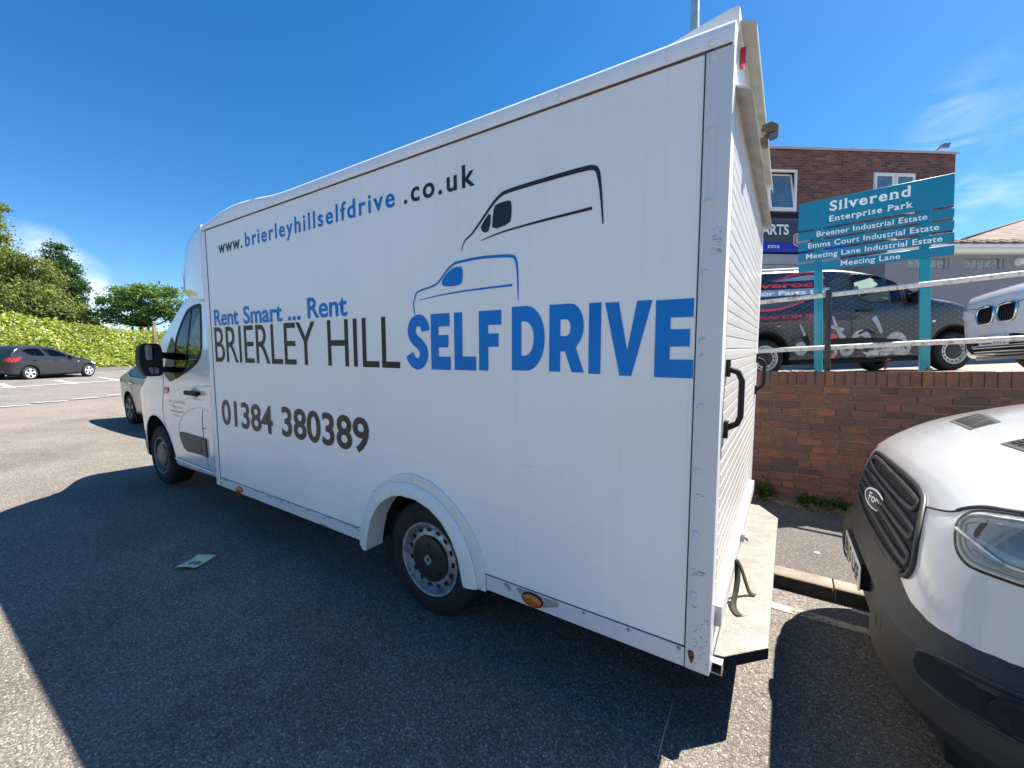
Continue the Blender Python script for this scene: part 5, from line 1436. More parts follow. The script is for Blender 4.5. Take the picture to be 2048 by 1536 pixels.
# swage lines pressed in the door
def ridge(pts, r=.006):
    L = []
    for p in chaikin(pts, 2, False):
        h = CB.ray_cast(Vector((p[0], -9, p[1])), LEFT)
        if h[0] is not None: L.append(h[0]+LEFT*(r*.55))
    m = MB(); m.tube(L, r, 8); return m.build('door_swage', M_CABW, cab, True)
ridge([(-5.30, 1.10), (-5.2, 1.13), (-5.0, 1.155), (-4.75, 1.19), (-4.4, 1.225), (-4.15, 1.24)], .012)
ridge([(-5.22, .98), (-5.12, 1.02), (-4.95, 1.05), (-4.75, 1.085), (-4.45, 1.085), (-4.38, 1.105)], .010)
ridge([(-5.02, .60), (-5.05, .75), (-4.99, .85), (-4.85, .93), (-4.65, 1.0), (-4.5, 1.02), (-4.3, 1.0)], .012)
ridge([(-5.24, .405), (-4.9, .398), (-4.36, .388)], .014)
# front bumper, lamps, grille and bonnet seam on the nose
patch('front_bumper', [(.12, .30), (1.94, .30), (1.97, .60), (1.80, .70), (.26, .70), (.09, .60)], 'low', CB, .010, M_TRIMGREY, van, .12, .01)
patch('grille', chaikin([(.42, .76), (1.64, .76), (1.72, .92), (.34, .92)], 1), 'low', CB, .006, M_BLACK, van, .12)
for a, b_ in ((.10, .36), (1.70, 1.96)): patch('headlamp', chaikin([(a, .82), (b_, .80), (b_, 1.0), (a+.02, 1.04)], 2), 'low', CB, .006, M_GLASS, van, .08)
# lower edge of front wing, the dark line round the arch
pts = [(-5.705+.497*math.cos(R(a)), .345+.497*math.sin(R(a))) for a in range(2, 179, 6)]
L = []
for p in pts:
    h = CB.ray_cast(Vector((p[0], -9, p[1])), LEFT)
    if h[0] is not None: L.append(h[0]+Vector((0, .004, 0)))
mb = MB(); mb.tube(L, .009, 8); mb.build('arch_lip', M_CABW, van, True)

# mirror: two arms, deep housing, two glasses facing back
mb = MB()
my = chaikin([(-.288, 1.44), (-.272, 1.625), (-.125, 1.632), (-.105, 1.56), (-.108, 1.34), (-.125, 1.315), (-.245, 1.315), (-.262, 1.36)], 2, True, .2)
rings = []
for x, s in ((-5.06, .55), (-5.045, .78), (-5.0, .93), (-4.93, 1.0), (-4.865, 1.0), (-4.858, .985)):
    rings.append([(x, -.195+(y+.195)*s, 1.475+(z-1.475)*s) for y, z in my])
mb.loft(rings); mir = mb.build('door_mirror', M_BLACK, van, True, 45)
M_MIRROR = simple('mirror_glass', (.20, .23, .26), .02, 1.0, 0, .02)
mb = MB(); mb.add([(-4.8565, y, z) for y, z in chaikin([(-.240, 1.612), (-.20, 1.618), (-.165, 1.575), (-.155, 1.475), (-.238, 1.470)], 2, True, .15)], [tuple(range(20))]); mb.build('mirror_glass', M_MIRROR, mir)
mb = MB(); mb.add([(-4.8565, y, z) for y, z in chaikin([(-.225, 1.405), (-.150, 1.400), (-.142, 1.345), (-.205, 1.335)], 2, True, .15)], [tuple(range(16))]); mb.build('wide_angle_glass', M_MIRROR, mir)
mb = MB(); mb.tube([(-4.93, -.11, 1.515), (-5.02, -.03, 1.51), (-5.10, .06, 1.50)], [.030, .032, .04], 12); mb.build('mirror_arm', M_BLACK, van, True)
mb = MB(); mb.tube([(-4.93, -.11, 1.375), (-5.02, -.03, 1.37), (-5.08, .05, 1.36)], [.026, .028, .034], 12); mb.build('mirror_arm', M_BLACK, van, True)
# the mirror on the far side
mb = MB(); rings = []
for x, s in ((-5.06, .55), (-5.0, .93), (-4.93, 1.0), (-4.858, .985)): rings.append([(x, 2.06+.195-(y+.195)*s, 1.475+(z-1.475)*s) for y, z in my])
mb.loft(rings); mb.build('door_mirror', M_BLACK, van, True, 45)
mb = MB(); mb.tube([(-4.93, 2.17, 1.515), (-5.10, 2.0, 1.50)], .032, 12); mb.build('mirror_arm', M_BLACK, van, True)
# ---------------------------------------------------------------- white panel van parked behind
FX, FY = .565, .86
ford = thing('panel_van', 'white panel van with black bumper and slatted grille parked behind the rear step', 'van', (FX, FY, gz(FX, 0)-.004), 0)
ford.rotation_euler = (0, R(1.52), 0)
M_FORDW = panel_paint('glossy_white_paint', (.66, .665, .665), .10, .16, 1.0)
M_BUMPER = simple('black_bumper_plastic', (.028, .027, .026), .48, 0, 0, .18, 14, .45, .25)
f_st = [(0.0, .50, .62, .52), (.02, .48, .80, .68), (.06, .47, .97, .80), (.12, .46, 1.070, .875), (.20, .46, 1.135, .925), (.40, .46, 1.245, .975), (.70, .46, 1.345, 1.005), (1.0, .45, 1.42, 1.02), (1.12, .32, 1.49, 1.025), (1.30, .28, 1.58, 1.03), (1.8, .28, 1.98, 1.03), (2.2, .28, 2.27, 1.03), (2.8, .28, 2.36, 1.03), (5.3, .3, 2.38, 1.03)]
fbody = shell('body', f_st, M_FORDW, ford, 120, 1.05, .18, .03, .15, .06, .045, 0, 16, 8)
FB = bvh_of(fbody)

def sweep_bumper(plan, prof_at, name, mat, parent):
    """profile (outward, z) swept along a plan line"""
    rings = []; n = len(plan)
    for i, p in enumerate(plan):
        d = (Vector(plan[min(i+1, n-1)])-Vector(plan[max(i-1, 0)])).normalized(); nn = Vector((-d.y, d.x))
        if nn.x > 0 and abs(d.y) > .3: nn = -nn
        rings.append([(p[0]+nn.x*o, p[1]+nn.y*o, z) for o, z in prof_at(p)])
    mb = MB(); mb.loft(rings); return mb.build(name, mat, parent, True, 20)
half = [(1.0, 1.03), (.70, 1.015), (.45, .988), (.30, .955), (.20, .915), (.13, .865), (.08, .80), (.05, .73), (.03, .65), (.016, .55), (.008, .46), (.004, .38), (.001, .25), (0, .12)]
plan = [(x, -y) for x, y in half]+[(0, 0)]+[(x, y) for x, y in reversed(half)]
fine = []
for i in range(len(plan)-1):
    for k in range(3): fine.append(tuple(Vector(plan[i]).lerp(Vector(plan[i+1]), k/3)))
fine.append(plan[-1])
for _ in range(9): fine = [fine[0]]+[tuple((Vector(fine[i-1])+Vector(fine[i])*2+Vector(fine[i+1]))/4) for i in range(1, len(fine)-1)]+[fine[-1]]
def fprof(p):
    a = abs(p[1]); k = min(1, max(0, (a-.40)/.07)); k = k*k*(3-2*k)
    c = .050*(1-k)        # the middle behind the number plate sits back
    e = min(1, max(0, (p[0]-.10)/.5))*.03
    return [(-.12, .30), (-.03-e, .345), (.028-c*.6-e, .40), (.056-c-e*.6, .45), (.066-c-e*.5, .52), (.066-c*.9-e*.5, .60), (.062-c*.5-e*.6, .648), (.018-e*.8, .715), (.002-e*.4, .748), (-.03, .754), (-.12, .75)]
bump_o = sweep_bumper(fine, fprof, 'front_bumper', M_BUMPER, ford)
BB2 = bvh_of(bump_o)

DIRS['diag'] = (lambda u, v: Vector((.7071*u, -.7071*u, v))-Vector((.7071, .7071, 0))*12, Vector((.7071, .7071, 0)))
def on(bvh, k, u, v, off=0):
    P, d = DIRS[k]; h = bvh.ray_cast(P(u, v), d)
    if h[0] is None: h = bvh.find_nearest(P(u, v)+d*11)
    n = h[1]
    if n.dot(d) > 0: n = -n
    return h[0]+n*off
def fp(name, poly, k, off, mat, parent=ford, step=.06, thick=0): return patch(name, poly, k, FB, off, mat, parent, step, thick)
def ftube(name, pts, k, r, off, mat, parent=ford, n=8, bvh=None, closed=False, sm=2, taper_=False):
    L = chaikin(pts, sm, closed) if sm else pts
    if closed: L = L+[L[0]]
    P = [on(bvh or FB, k, u, v, off) for u, v in L]
    mb = MB(); mb.tube(P, r, n); return mb.build(name, mat, parent, True)
gr = [(.60, 1.045), (.094, 1.058), (-.271, 1.056), (-.423, 1.042), (-.48, 1.017), (-.572, .947), (-.628, .858), (-.622, .81), (-.581, .775), (-.45, .755), (-.176, .728), (.08, .721), (.30, .732), (.45, .755), (.575, .785), (.612, .83), (.618, .87), (.575, .95), (.60, 1.02)]
gr = chaikin(gr, 1)
gb_ = fp('grille', gr, 'low', .003, M_DARK, ford, .05)
def slat(z0, z1, y0, y1, r):
    """rounded twin bar with a closed end, as on the grille"""
    o = chaikin([(y1, z1), (y0+.03, z1-.004), (y0, (z0+z1)/2), (y0+.03, z0), (y1, z0+.004), (y1+.03, (z0+z1)/2)], 2)
    return ftube('grille_slat', o, 'low', r, .006, M_BUMPER, gb_, 8, None, True, 0)
slat(.975, 1.030, -.455, .52, .0105); slat(.895, .950, -.55, .56, .0105); slat(.812, .868, -.595, .575, .0105)
ftube('grille_slat', [(-.57, .783), (-.3, .762), (.05, .752), (.35, .762), (.55, .79)], 'low', .012, .006, M_BUMPER, gb_)
for y in (-.30, 0.02, .32):
    ftube('grille_strut', [(y, 1.04), (y+.004, .9), (y, .75)], 'low', .007, -.004, M_BUMPER, gb_, 6)
ftube('grille_surround', gr, 'low', .010, .004, M_BUMPER, gb_, 10, None, True, 0)
# oval badge
bc = on(FB, 'low', .03, .885, 0); bx = bc.x-.020
# the oval stands on a wedge, turned a little towards the near side
BMX = Matrix.Translation((bx+.006, .075, .885)) @ Matrix.Rotation(R(11), 4, 'Z')
M_CHROME = simple('chrome', (.72, .73, .75), .12, 1.0, 0, .03); M_BADGE = simple('badge_navy', (.008, .014, .035), .5, 0, 0, .1)
def oval_ring(a, b_, a2, b2, x0, x1):
    n = 44; vs = []
    for aa, bb_, x in ((a, b_, x0), (a, b_, x1), (a2, b2, x1), (a2, b2, x0)): vs += [BMX @ Vector((x, aa*math.cos(2*math.pi*k/n), bb_*math.sin(2*math.pi*k/n))) for k in range(n)]
    m = MB(); m.add(vs, [(r_*n+k, r_*n+(k+1) % n, ((r_+1) % 4)*n+(k+1) % n, ((r_+1) % 4)*n+k) for r_ in range(4) for k in range(n)]); return m
bd = oval_ring(.112, .052, .100, .043, .012, -.006).build('oval_badge', M_CHROME, gb_, True, 40)
mb = MB(); mb.add([BMX @ Vector((-.003, .101*math.cos(2*math.pi*k/44), .044*math.sin(2*math.pi*k/44))) for k in range(44)], [tuple(range(44))]); mb.build('badge_field', M_BADGE, gb_)
lay_text([('Ford', .072, -.066, -.020, .044)], lambda u, v: BMX @ Vector((-.0045, u, v)), 'badge_script', M_CHROME, gb_, .012, shear=-.35)
# headlamp
lp_ = [(.602, 1.02), (.592, 1.043), (.597, 1.061), (.612, 1.077), (.635, 1.088), (.672, 1.098), (.74, 1.111), (.88, 1.130), (1.03, 1.146), (1.05, 1.135), (1.02, 1.05), (.95, .985), (.87, .955), (.778, .948), (.745, .949), (.705, .950), (.675, .950), (.658, .955), (.640, .966), (.622, .984)]
lp_ = chaikin(lp_, 1)
M_LAMPBOWL = simple('lamp_reflector', (.72, .73, .74), .4, 0, .2, .15, 9)
M_LENS = clear_glass('lamp_lens_plastic', (.97, .97, .95))
M_LAMPDARK = simple('lamp_inner_grey', (.50, .50, .47), .45, 0, 0, .3, 14)
M_CREAM = simple('lamp_cream_trim', (.74, .71, .62), .35, 0, .4, .04)
hl = fp('headlamp', lp_, 'diag', .002, M_LAMPBOWL, ford, .04)
fp('lamp_projector', chaikin([(.668, 1.028), (.672, 1.07), (.70, 1.082), (.80, 1.095), (1.0, 1.115), (.97, 1.03), (.86, 1.0), (.76, 1.012)], 2), 'diag', .0045, M_LAMPDARK, hl, .03)
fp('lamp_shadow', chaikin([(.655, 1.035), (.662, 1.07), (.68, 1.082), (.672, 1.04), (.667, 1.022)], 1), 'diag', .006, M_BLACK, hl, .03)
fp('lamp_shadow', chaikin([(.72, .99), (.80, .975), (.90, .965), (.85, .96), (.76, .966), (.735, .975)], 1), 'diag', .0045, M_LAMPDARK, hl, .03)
ftube('lamp_trim', grow(lp_, -.010), 'diag', .0045, .004, M_CREAM, hl, 8, None, True, 0)
ftube('lamp_trim', grow(lp_, -.026), 'diag', .0035, .0035, M_CREAM, hl, 8, None, True, 0)
ftube('lamp_trim', [(.603, 1.026), (.65, 1.018), (.69, 1.008), (.72, .996), (.75, .985), (.80, .985), (.90, .992)], 'diag', .0055, .006, M_CREAM, hl)
ftube('lamp_trim', [(.665, .995), (.70, .985), (.745, .974)], 'diag', .0025, .006, M_CREAM, hl)
ftube('lamp_trim', [(.685, .983), (.715, .976), (.75, .968)], 'diag', .0025, .006, M_CREAM, hl)
mb = MB()
c0 = on(FB, 'diag', .845, 1.055, -.0)
mb.lathe([(.034, 0), (.030, -.006), (.001, -.010)], tuple(c0), 'y', 20); mb.build('lamp_bulb', M_CHROME, hl, True)
fp('lamp_lens', lp_, 'diag', .0115, M_LENS, hl, .04)
ftube('lamp_gap', grow(lp_, .005), 'diag', .0042, .001, M_SEAM, hl, 6, None, True, 0)
# other headlamp
def mirror_y(o, name):
    me = o.data.copy(); me.transform(Matrix.Scale(-1, 4, (0, 1, 0))); me.flip_normals(); q = bpy.data.objects.new(name, me); COL.objects.link(q); q.parent = o.parent; return q
h2 = mirror_y(hl, 'headlamp')
# bonnet shut line and the dark gap over the lamp
ftube('bonnet_gap', [(.365, 1.010), (.41, 1.020), (.49, 1.039), (.53, 1.05), (.555, 1.062)], 'diag', .004, .0, M_SEAM, fbody, 6)
ftube('bonnet_gap', [(.555, 1.064), (.585, 1.083), (.63, 1.102), (.70, 1.116), (.80, 1.132), (1.0, 1.158)], 'diag', .008, -.001, M_SEAM, fbody, 8)
# bonnet vents
def vent(poly, name='bonnet_vent', rows=4):
    o = fp(name, grow(poly, .012), 'top', .003, M_TRIMGREY, ford, .05, .004)
    fp('vent_mesh', poly, 'top', .0035, M_DARK, o, .05)
    a, b_, c_, d_ = [Vector(poly[i]) for i in (0, 1, 2, 3)]
    for i in range(1, rows):
        t = i/rows; p, q = a.lerp(d_, t), b_.lerp(c_, t); ftube('vent_bar', [tuple(p), tuple(p.lerp(q, .5)), tuple(q)], 'top', .0013, .005, M_TRIMGREY, o, 5, None, False, 0)
    for i in range(1, 10):
        t = i/10; p, q = a.lerp(b_, t), d_.lerp(c_, t); ftube('vent_bar', [tuple(p), tuple(p.lerp(q, .5)), tuple(q)], 'top', .0013, .005, M_TRIMGREY, o, 5, None, False, 0)
    return o
vent([(.378, .545), (.485, .60), (.425, .17), (.352, .16)])
vent([(.338, -.245), (.46, -.27), (.47, -.47), (.345, -.405)])
# number plate
plate_b = fp
mb = MB(); mb.box(-.058, -.051, -.195, .325, .525, .636); pl_o = mb.build('number_plate', simple('plate_white', (.72, .71, .64), .4, 0, .3, .03), ford, bev=.003, seg=1)
lay_text([('BJ15 LXF', .295, -.165, .543, .075)], lambda u, v: Vector((-.0592, u, v)), 'lettering', M_BLACK, pl_o, .022)
mb = MB(); mb.box(-.0505, -.015, -.165, .335, .52, .641); mb.build('plate_holder', M_BLACK, ford, bev=.006)
# bumper: fog lamp recess with its lower lip, tow eye cover, grain of steps
def bp(name, poly, k, off, mat, step=.04, thick=0): return patch(name, poly, k, BB2, off, mat, bump_o, step, thick)
bp('fog_recess', chaikin([(.565, .585), (.575, .625), (.61, .645), (.72, .655), (.85, .66), (.98, .655), (.98, .575), (.85, .560), (.70, .560), (.60, .565)], 2), 'diag', .002, M_DARK)
ftube('recess_lip', [(.565, .600), (.575, .567), (.62, .548), (.75, .545), (.98, .556)], 'diag', .007, .0, M_BUMPER, bump_o, 8, BB2)
ftube('recess_lip', [(.575, .630), (.61, .652), (.75, .665), (.98, .668)], 'diag', .006, .0, M_BUMPER, bump_o, 8, BB2)
mb = MB(); c1 = on(BB2, 'diag', .80, .605, .0); mb.lathe([(.048, .0), (.046, -.006), (.03, -.003), (.001, .004)], tuple(c1), 'y', 24); mb.build('fog_lamp', M_BLACK, bump_o, True)
bp('tow_eye_cover', rounded(.42, .455, .555, .60, .012, 4), 'low', .002, M_BUMPER) if False else None
ftube('tow_eye_cover', rounded(-.60, -.55, .56, .61, .014, 4), 'low', .0025, .0, M_TRIMGREY, bump_o, 6, BB2, True, 0)
# dark valance under the bumper, cut back under the nose
mb = MB(); mb.prism([(.10, .30), (.25, .22), (1.1, .22), (1.1, .47), (.08, .47)], 'y', -.78, .78); mb.build('undertray', M_DARK, ford)
# rest of the van, mostly out of the picture
patch('windscreen', [(-.88, 1.50), (.88, 1.50), (.80, 2.15), (-.80, 2.15)], 'low', FB, .003, M_AUTOGLASS, ford, .12)
for sd in ('left', 'right'): patch('door_glass', chaikin([(1.45, 1.45), (2.35, 1.45), (2.35, 1.98), (2.0, 1.98)], 1), sd, FB, .003, M_AUTOGLASS, ford, .12)
fix = bmesh.new(); fix.from_mesh(fbody.data); bmesh.ops.remove_doubles(fix, verts=fix.verts, dist=1e-6); fix.to_mesh(fbody.data); fix.free()
cut_dark(fbody, [cylinder_bm((1.02, .35), .43, -1.3, -.62, 40)]); cut_dark(fbody, [cylinder_bm((1.02, .35), .43, .62, 1.3, 40)])
for x in (1.02, 4.3):
    for y, s_ in ((-.98, -1), (.98, 1)): wheel('wheel', ford, (x, y, .345), .345, .225, s_, .215, 'steel', (M_RIMSTEEL, M_HUBGREY, M_DARK))
mb = MB(); mb.box(1.05, 5.2, -.95, .95, .24, .5); mb.build('chassis', M_DARK, ford)
# ---------------------------------------------------------------- other vehicles
def clean(o):
    b = bmesh.new(); b.from_mesh(o.data); bmesh.ops.remove_doubles(b, verts=b.verts, dist=1e-6); b.to_mesh(o.data); b.free()
def glaze(o, bvh, polys_, y0, y1, parent, sides=('left', 'right'), mat=None, names='window', rubber=.018):
    for p in polys_: cut_dark(o, [prism_bm(p, 'y', y0, y1)])
    out = []
    for p in polys_:
        for s in sides:
            g = patch(names, p, s, bvh, .002, mat or M_CLEAR, parent, .12)
            ring_patch('window_rubber', grow(p, .006), rubber, .004, M_BLACK, g, bvh, s)
            out.append(g)
    return out
def seams(lines, bvh, parent, mat=None, w=.005, side='left', name='door_seam'):
    m = MB(); P, d = DIRS[side]
    for pts in lines:
        L = [Vector(p) for p in chaikin(pts, 2, False)]; n = len(L); vs = []
        for i, p in enumerate(L):
            t = (L[min(i+1, n-1)]-L[max(i-1, 0)]).normalized(); nn = Vector((-t.y, t.x))*w
            for q in (p+nn, p-nn):
                h = bvh.ray_cast(P(q.x, q.y), d); k = h[0] if h[0] is not None else bvh.find_nearest(P(q.x, q.y)+d*9)[0]
                vs.append(k-d*.002)
        m.add(vs, [(2*i, 2*i+2, 2*i+3, 2*i+1) for i in range(n-1)])
    return m.build(name, mat or M_SEAM, parent)
def sidehandle(bvh, parent, x, z, L=.2, h=.03, mat=None):
    p = on(bvh, 'left', x, z)
    mb = MB(); mb.prism(rounded(x-L/2, x+L/2, z-h/2, z+h/2, h*.45, 4), 'y', p.y-.035, p.y-.004); return mb.build('door_handle', mat or M_BLACK, parent, bev=.006)
def sidemirror(parent, x, z, y, mat, s=-1, L=.20, H=.17, D=.16):
    mb = MB(); rings = []
    for k, (t, sc_) in enumerate(((0, .6), (.25, .92), (.7, 1), (1, .95))): rings.append([(x+(t-.5)*D+.0, y+s*(.02+.5*L)+s*.5*L*sc_*a, z+.5*H*sc_*b) for a, b in rounded(-1, 1, -1, 1, .5, 4)])
    mb.loft(rings); mb.tube([(x, y-s*.02, z-.3*H), (x, y+s*.06, z-.3*H)], .03, 8); return mb.build('door_mirror', mat, parent, True, 45)

# ---- liveried black van in the yard
ca, sa = math.cos(R(33.31)), math.sin(R(33.31)); ti = R(2.23)
BM = Matrix(((ca*math.cos(ti), -sa, -ca*math.sin(ti), -.062), (sa*math.cos(ti), ca, -sa*math.sin(ti), 6.826), (math.sin(ti), 0, math.cos(ti), 1.312), (0, 0, 0, 1)))
bv = thing('delivery_van', 'dark grey treadplate patterned motor parts van with red lettering behind the railing', 'van', matrix=BM)
def treadwrap():
    m, nt, b = nodes('treadplate_wrap'); t = nt.nodes.new('ShaderNodeTexCoord')
    hs = []
    for rot, ph in ((35, 0), (-35, .09)):
        mp = nt.nodes.new('ShaderNodeMapping'); mp.inputs['Location'].default_value = (ph, 0, ph*.5); nt.links.new(t.outputs['Object'], mp.inputs[0])
        s = nt.nodes.new('ShaderNodeSeparateXYZ'); nt.links.new(mp.outputs[0], s.inputs[0])
        # dashes on a grid: short slanted bars
        u = math_(nt, 'FRACT', math_(nt, 'MULTIPLY', s.outputs['X'], 1/.17)); v = math_(nt, 'FRACT', math_(nt, 'MULTIPLY', s.outputs['Z'], 1/.085))
        uu = math_(nt, 'SUBTRACT', u, .5); vv = math_(nt, 'SUBTRACT', v, .5)
        k = .55 if rot > 0 else -.55
        dd = math_(nt, 'ABSOLUTE', math_(nt, 'SUBTRACT', math_(nt, 'MULTIPLY', uu, 2.0), math_(nt, 'MULTIPLY', vv, 2.0*(1 if rot > 0 else -1))))
        a = math_(nt, 'LESS_THAN', dd, .14); c = math_(nt, 'LESS_THAN', math_(nt, 'ABSOLUTE', uu), .19)
        hs.append(math_(nt, 'MULTIPLY', a, c))
    f = math_(nt, 'MAXIMUM', hs[0], hs[1])
    n = noise(nt, t.outputs['Object'], 3, 4)
    base = ramp(nt, n.outputs[0], [(.3, (.007, .009, .015)), (.7, (.014, .017, .026))])
    nt.links.new(mix(nt, f, base, (.085, .092, .115)), b.inputs['Base Color']); b.inputs['Roughness'].default_value = .34; b.inputs['Coat Weight'].default_value = .35
    return m
M_WRAP = treadwrap()
bst = [(-.98, .45, 1.05, .74), (-.95, .34, 1.55, .83), (-.90, .30, 1.78, .885), (-.80, .28, 1.84, .90), (-.3, .27, 1.87, .915), (.6, .26, 1.88, .92), (1.3, .26, 1.87, .92), (1.75, .26, 1.81, .92), (2.1, .26, 1.72, .92), (2.45, .26, 1.56, .92), (2.75, .26, 1.38, .92), (2.98, .26, 1.28, .915), (3.3, .27, 1.21, .905), (3.55, .28, 1.13, .88), (3.72, .30, 1.03, .82), (3.80, .34, .93, .73), (3.85, .40, .80, .60), (3.87, .46, .66, .45)]
bb2 = shell('body', bst, M_WRAP, bv, 110, 1.12, .20, .03, .10, .06, .035, .92, 18)
clean(bb2); BV = bvh_of(bb2)
bw = chaikin([(1.545, 1.765), (2.05, 1.745), (2.26, 1.665), (2.405, 1.55), (2.405, 1.20), (1.83, 1.245), (1.67, 1.315), (1.57, 1.51)], 1, True, .15)
bq = chaikin([(2.455, 1.535), (2.54, 1.47), (2.68, 1.36), (2.68, 1.20), (2.455, 1.20)], 1, True, .15)
glaze(bb2, BV, [bw, bq], -.4, 2.3, bv)
cut_dark(bb2, [prism_bm([(.25, 1.30), (1.59, 1.30), (1.50, 1.72), (.34, 1.72)], 'x', 1.75, 3.6)], M_DARK)
patch('windscreen', [(.16, 1.28), (1.68, 1.28), (1.56, 1.77), (.28, 1.77)], 'high', BV, .004, M_CLEAR, bv, .12)
cut_dark(bb2, [cylinder_bm((0, .36), .425, -.4, .34, 40)]); cut_dark(bb2, [cylinder_bm((3.31, .36), .425, -.4, .34, 40)])
cut_dark(bb2, [cylinder_bm((0, .36), .425, 1.50, 2.3, 40)]); cut_dark(bb2, [cylinder_bm((3.31, .36), .425, 1.50, 2.3, 40)])
M_RIMPALE = simple('pale_steel_rim', (.62, .60, .57), .45, .25, 0, .12, 10)
for x in (0, 3.31):
    wheel('wheel', bv, (x, .03, .335), .335, .215, -1, .225, 'steel', (M_RIMPALE, M_HUB, M_DARK)); wheel('wheel', bv, (x, 1.81, .335), .335, .215, 1, .225, 'steel', (M_RIMPALE, M_HUB, M_DARK))
mb = MB(); mb.box(.5, 2.8, .1, 1.75, .2, .4); mb.build('chassis', M_DARK, bv)
seams([[(1.51, 1.80), (1.50, 1.17), (1.51, .61), (1.52, .35)], [(2.70, 1.40), (2.78, 1.1), (2.80, .8), (2.74, .55), (2.62, .38)], [(1.5, .36), (2.62, .36)], [(.10, 1.8), (.45, 1.8)]], BV, bb2, None, .005)
sidehandle(BV, bv, 1.72, 1.105, .28, .05)
sidemirror(bv, 2.60, 1.30, .05, M_BLACK, -1, .20, .23, .16); sidemirror(bv, 2.60, 1.30, 1.79, M_BLACK, 1, .20, .23, .16)
mb = MB(); mb.prism([(1.78, .9), (2.0, .9), (1.86, 1.58), (1.74, 1.55)], 'y', .3, .75); mb.tube([(2.36, .36+.16*math.cos(t*.5), 1.18+.16*math.sin(t*.5)) for t in range(13)], .014, 8); mb.box(2.45, 2.7, .2, 1.6, 1.05, 1.22); mb.build('seats', simple('pale_interior', (.35, .38, .38), .8), bv)
BL = lambda u, v: Vector((u, -9, v))
KW = dict(bvh=BV, d=Vector((0, 1, 0)))
M_WRED = simple('wrap_red', (.66, .035, .055), .35, 0, .3, .06)
M_WGREY = simple('wrap_silver', (.30, .32, .36), .3, .2, .3, .12, 3)
M_WWHITE = simple('wrap_white', (.72, .74, .78), .35, 0, .3, .05)
M_WDARK = simple('wrap_charcoal', (.05, .055, .065), .35, 0, .3, .1)
def wp(name, pl, mat, off=.004): return polys(pl, BL, name, mat, bb2, .08, off=off, **KW)
wp('livery_panel', [[(.24, 1.672), (1.085, 1.682), (1.04, 1.765), (.86, 1.775), (.62, 1.745), (.44, 1.72)]], M_WGREY, .003)
wp('livery_panel', [[(-.55, 1.385), (1.19, 1.44), (1.19, 1.535), (-.55, 1.52)]], M_WGREY, .003)
wp('livery_panel', [[(-.55, 1.19), (.25, 1.185), (.70, 1.30), (.95, 1.37), (-.55, 1.34)]], M_WDARK, .003)
wp('livery_arc', [stroke(chaikin([(.20, 1.675), (.42, 1.742), (.62, 1.795), (.84, 1.825), (1.0, 1.815), (1.085, 1.765), (1.115, 1.69)], 2, False), .018, .060)], M_WRED, .006)
wp('livery_arc', [stroke(chaikin([(-.5, 1.20), (-.05, 1.165), (.2, 1.165), (.48, 1.23), (.70, 1.30)], 2, False), .055, .015)], M_WRED, .006)
lay_text([('Loverock', -.42, 1.13, 1.56, .095)], BL, 'lettering', M_WRED, bb2, .030, shear=.25, off=.007, **KW)
lay_text([('Motor Parts Ltd', -.42, 1.13, 1.425, .080)], BL, 'lettering', M_WWHITE, bb2, .028, shear=.2, off=.007, **KW)
lay_text([('Telephone: 01384 770', -.38, .88, 1.01, .062)], BL, 'lettering', M_WRED, bb2, .012, off=.005, **KW)
lay_text([('www.loverockmotorparts.co.uk', -.10, .83, .925, .040)], BL, 'lettering', M_WRED, bb2, .004, off=.005, **KW)
# collage of machine parts printed along the sill
rg2 = random.Random(4); gl = []; wl2 = []
def disc_ring(cx, cz, r, ri, n=22): return [[(cx+r*math.cos(2*math.pi*k/n), cz+r*math.sin(2*math.pi*k/n)) for k in range(n)], [(cx+ri*math.cos(2*math.pi*k/n), cz+ri*math.sin(2*math.pi*k/n)) for k in range(n)]]
for cx, cz, r in ((1.67, .60, .17), (2.28, .52, .19), (1.42, .45, .13), (.62, .48, .12), (2.0, .40, .11), (1.85, .33, .08), (2.42, .42, .12), (1.16, .40, .10)):
    z0 = .275
    f = lambda P: [(x, max(z0, z)) for x, z in P]
    a, b_ = disc_ring(cx, cz, r, r*.38)
    gl.append(f(a)); wl2.append((f(b_), cx, cz, r))
wp('parts_print', gl, M_WGREY, .003)
wp('parts_print', [p for p, *_ in wl2], M_WDARK, .0045)
wp('parts_print', [[(cx+r*.78*math.cos(a), max(.28, cz+r*.78*math.sin(a))), (cx+r*.9*math.cos(a+.12), max(.28, cz+r*.9*math.sin(a+.12))), (cx+r*.66*math.cos(a+.2), max(.28, cz+r*.66*math.sin(a+.2)))] for p, cx, cz, r in wl2 for a in [2*math.pi*k/9 for k in range(9)]], M_WWHITE, .0055)
wp('parts_print', [stroke([(.60, .90), (.66, .76), (.69, .68)], .03, .05), stroke([(1.17, 1.02), (1.22, .86), (1.30, .70), (1.36, .62)], .035, .11), stroke([(1.14, .84), (1.36, .78)], .05, .06), stroke([(1.88, .98), (1.95, .86), (2.02, .70)], .10, .05)], M_WGREY, .006)
wp('parts_print', [stroke([(.68, .70), (.75, .54)], .09, .08), stroke([(1.62, .70), (1.76, .76), (1.9, .70)], .03, .03)], M_DARK, .0075)
wp('parts_print', [[(1.10, .73), (1.22, .71), (1.26, .64), (1.12, .63)], [(1.14, .36), (1.24, .34), (1.22, .29), (1.13, .29)]], M_WRED, .0065)
wp('parts_print', [[(1.9+.02*k+rg2.uniform(-.3, .5), .29+rg2.uniform(0, .12)), (1.98+.02*k+rg2.uniform(-.3, .45), .31+rg2.uniform(0, .1)), (1.92+rg2.uniform(-.3, .5), .36+rg2.uniform(0, .08))] for k in range(14)], M_GUT, .0085)
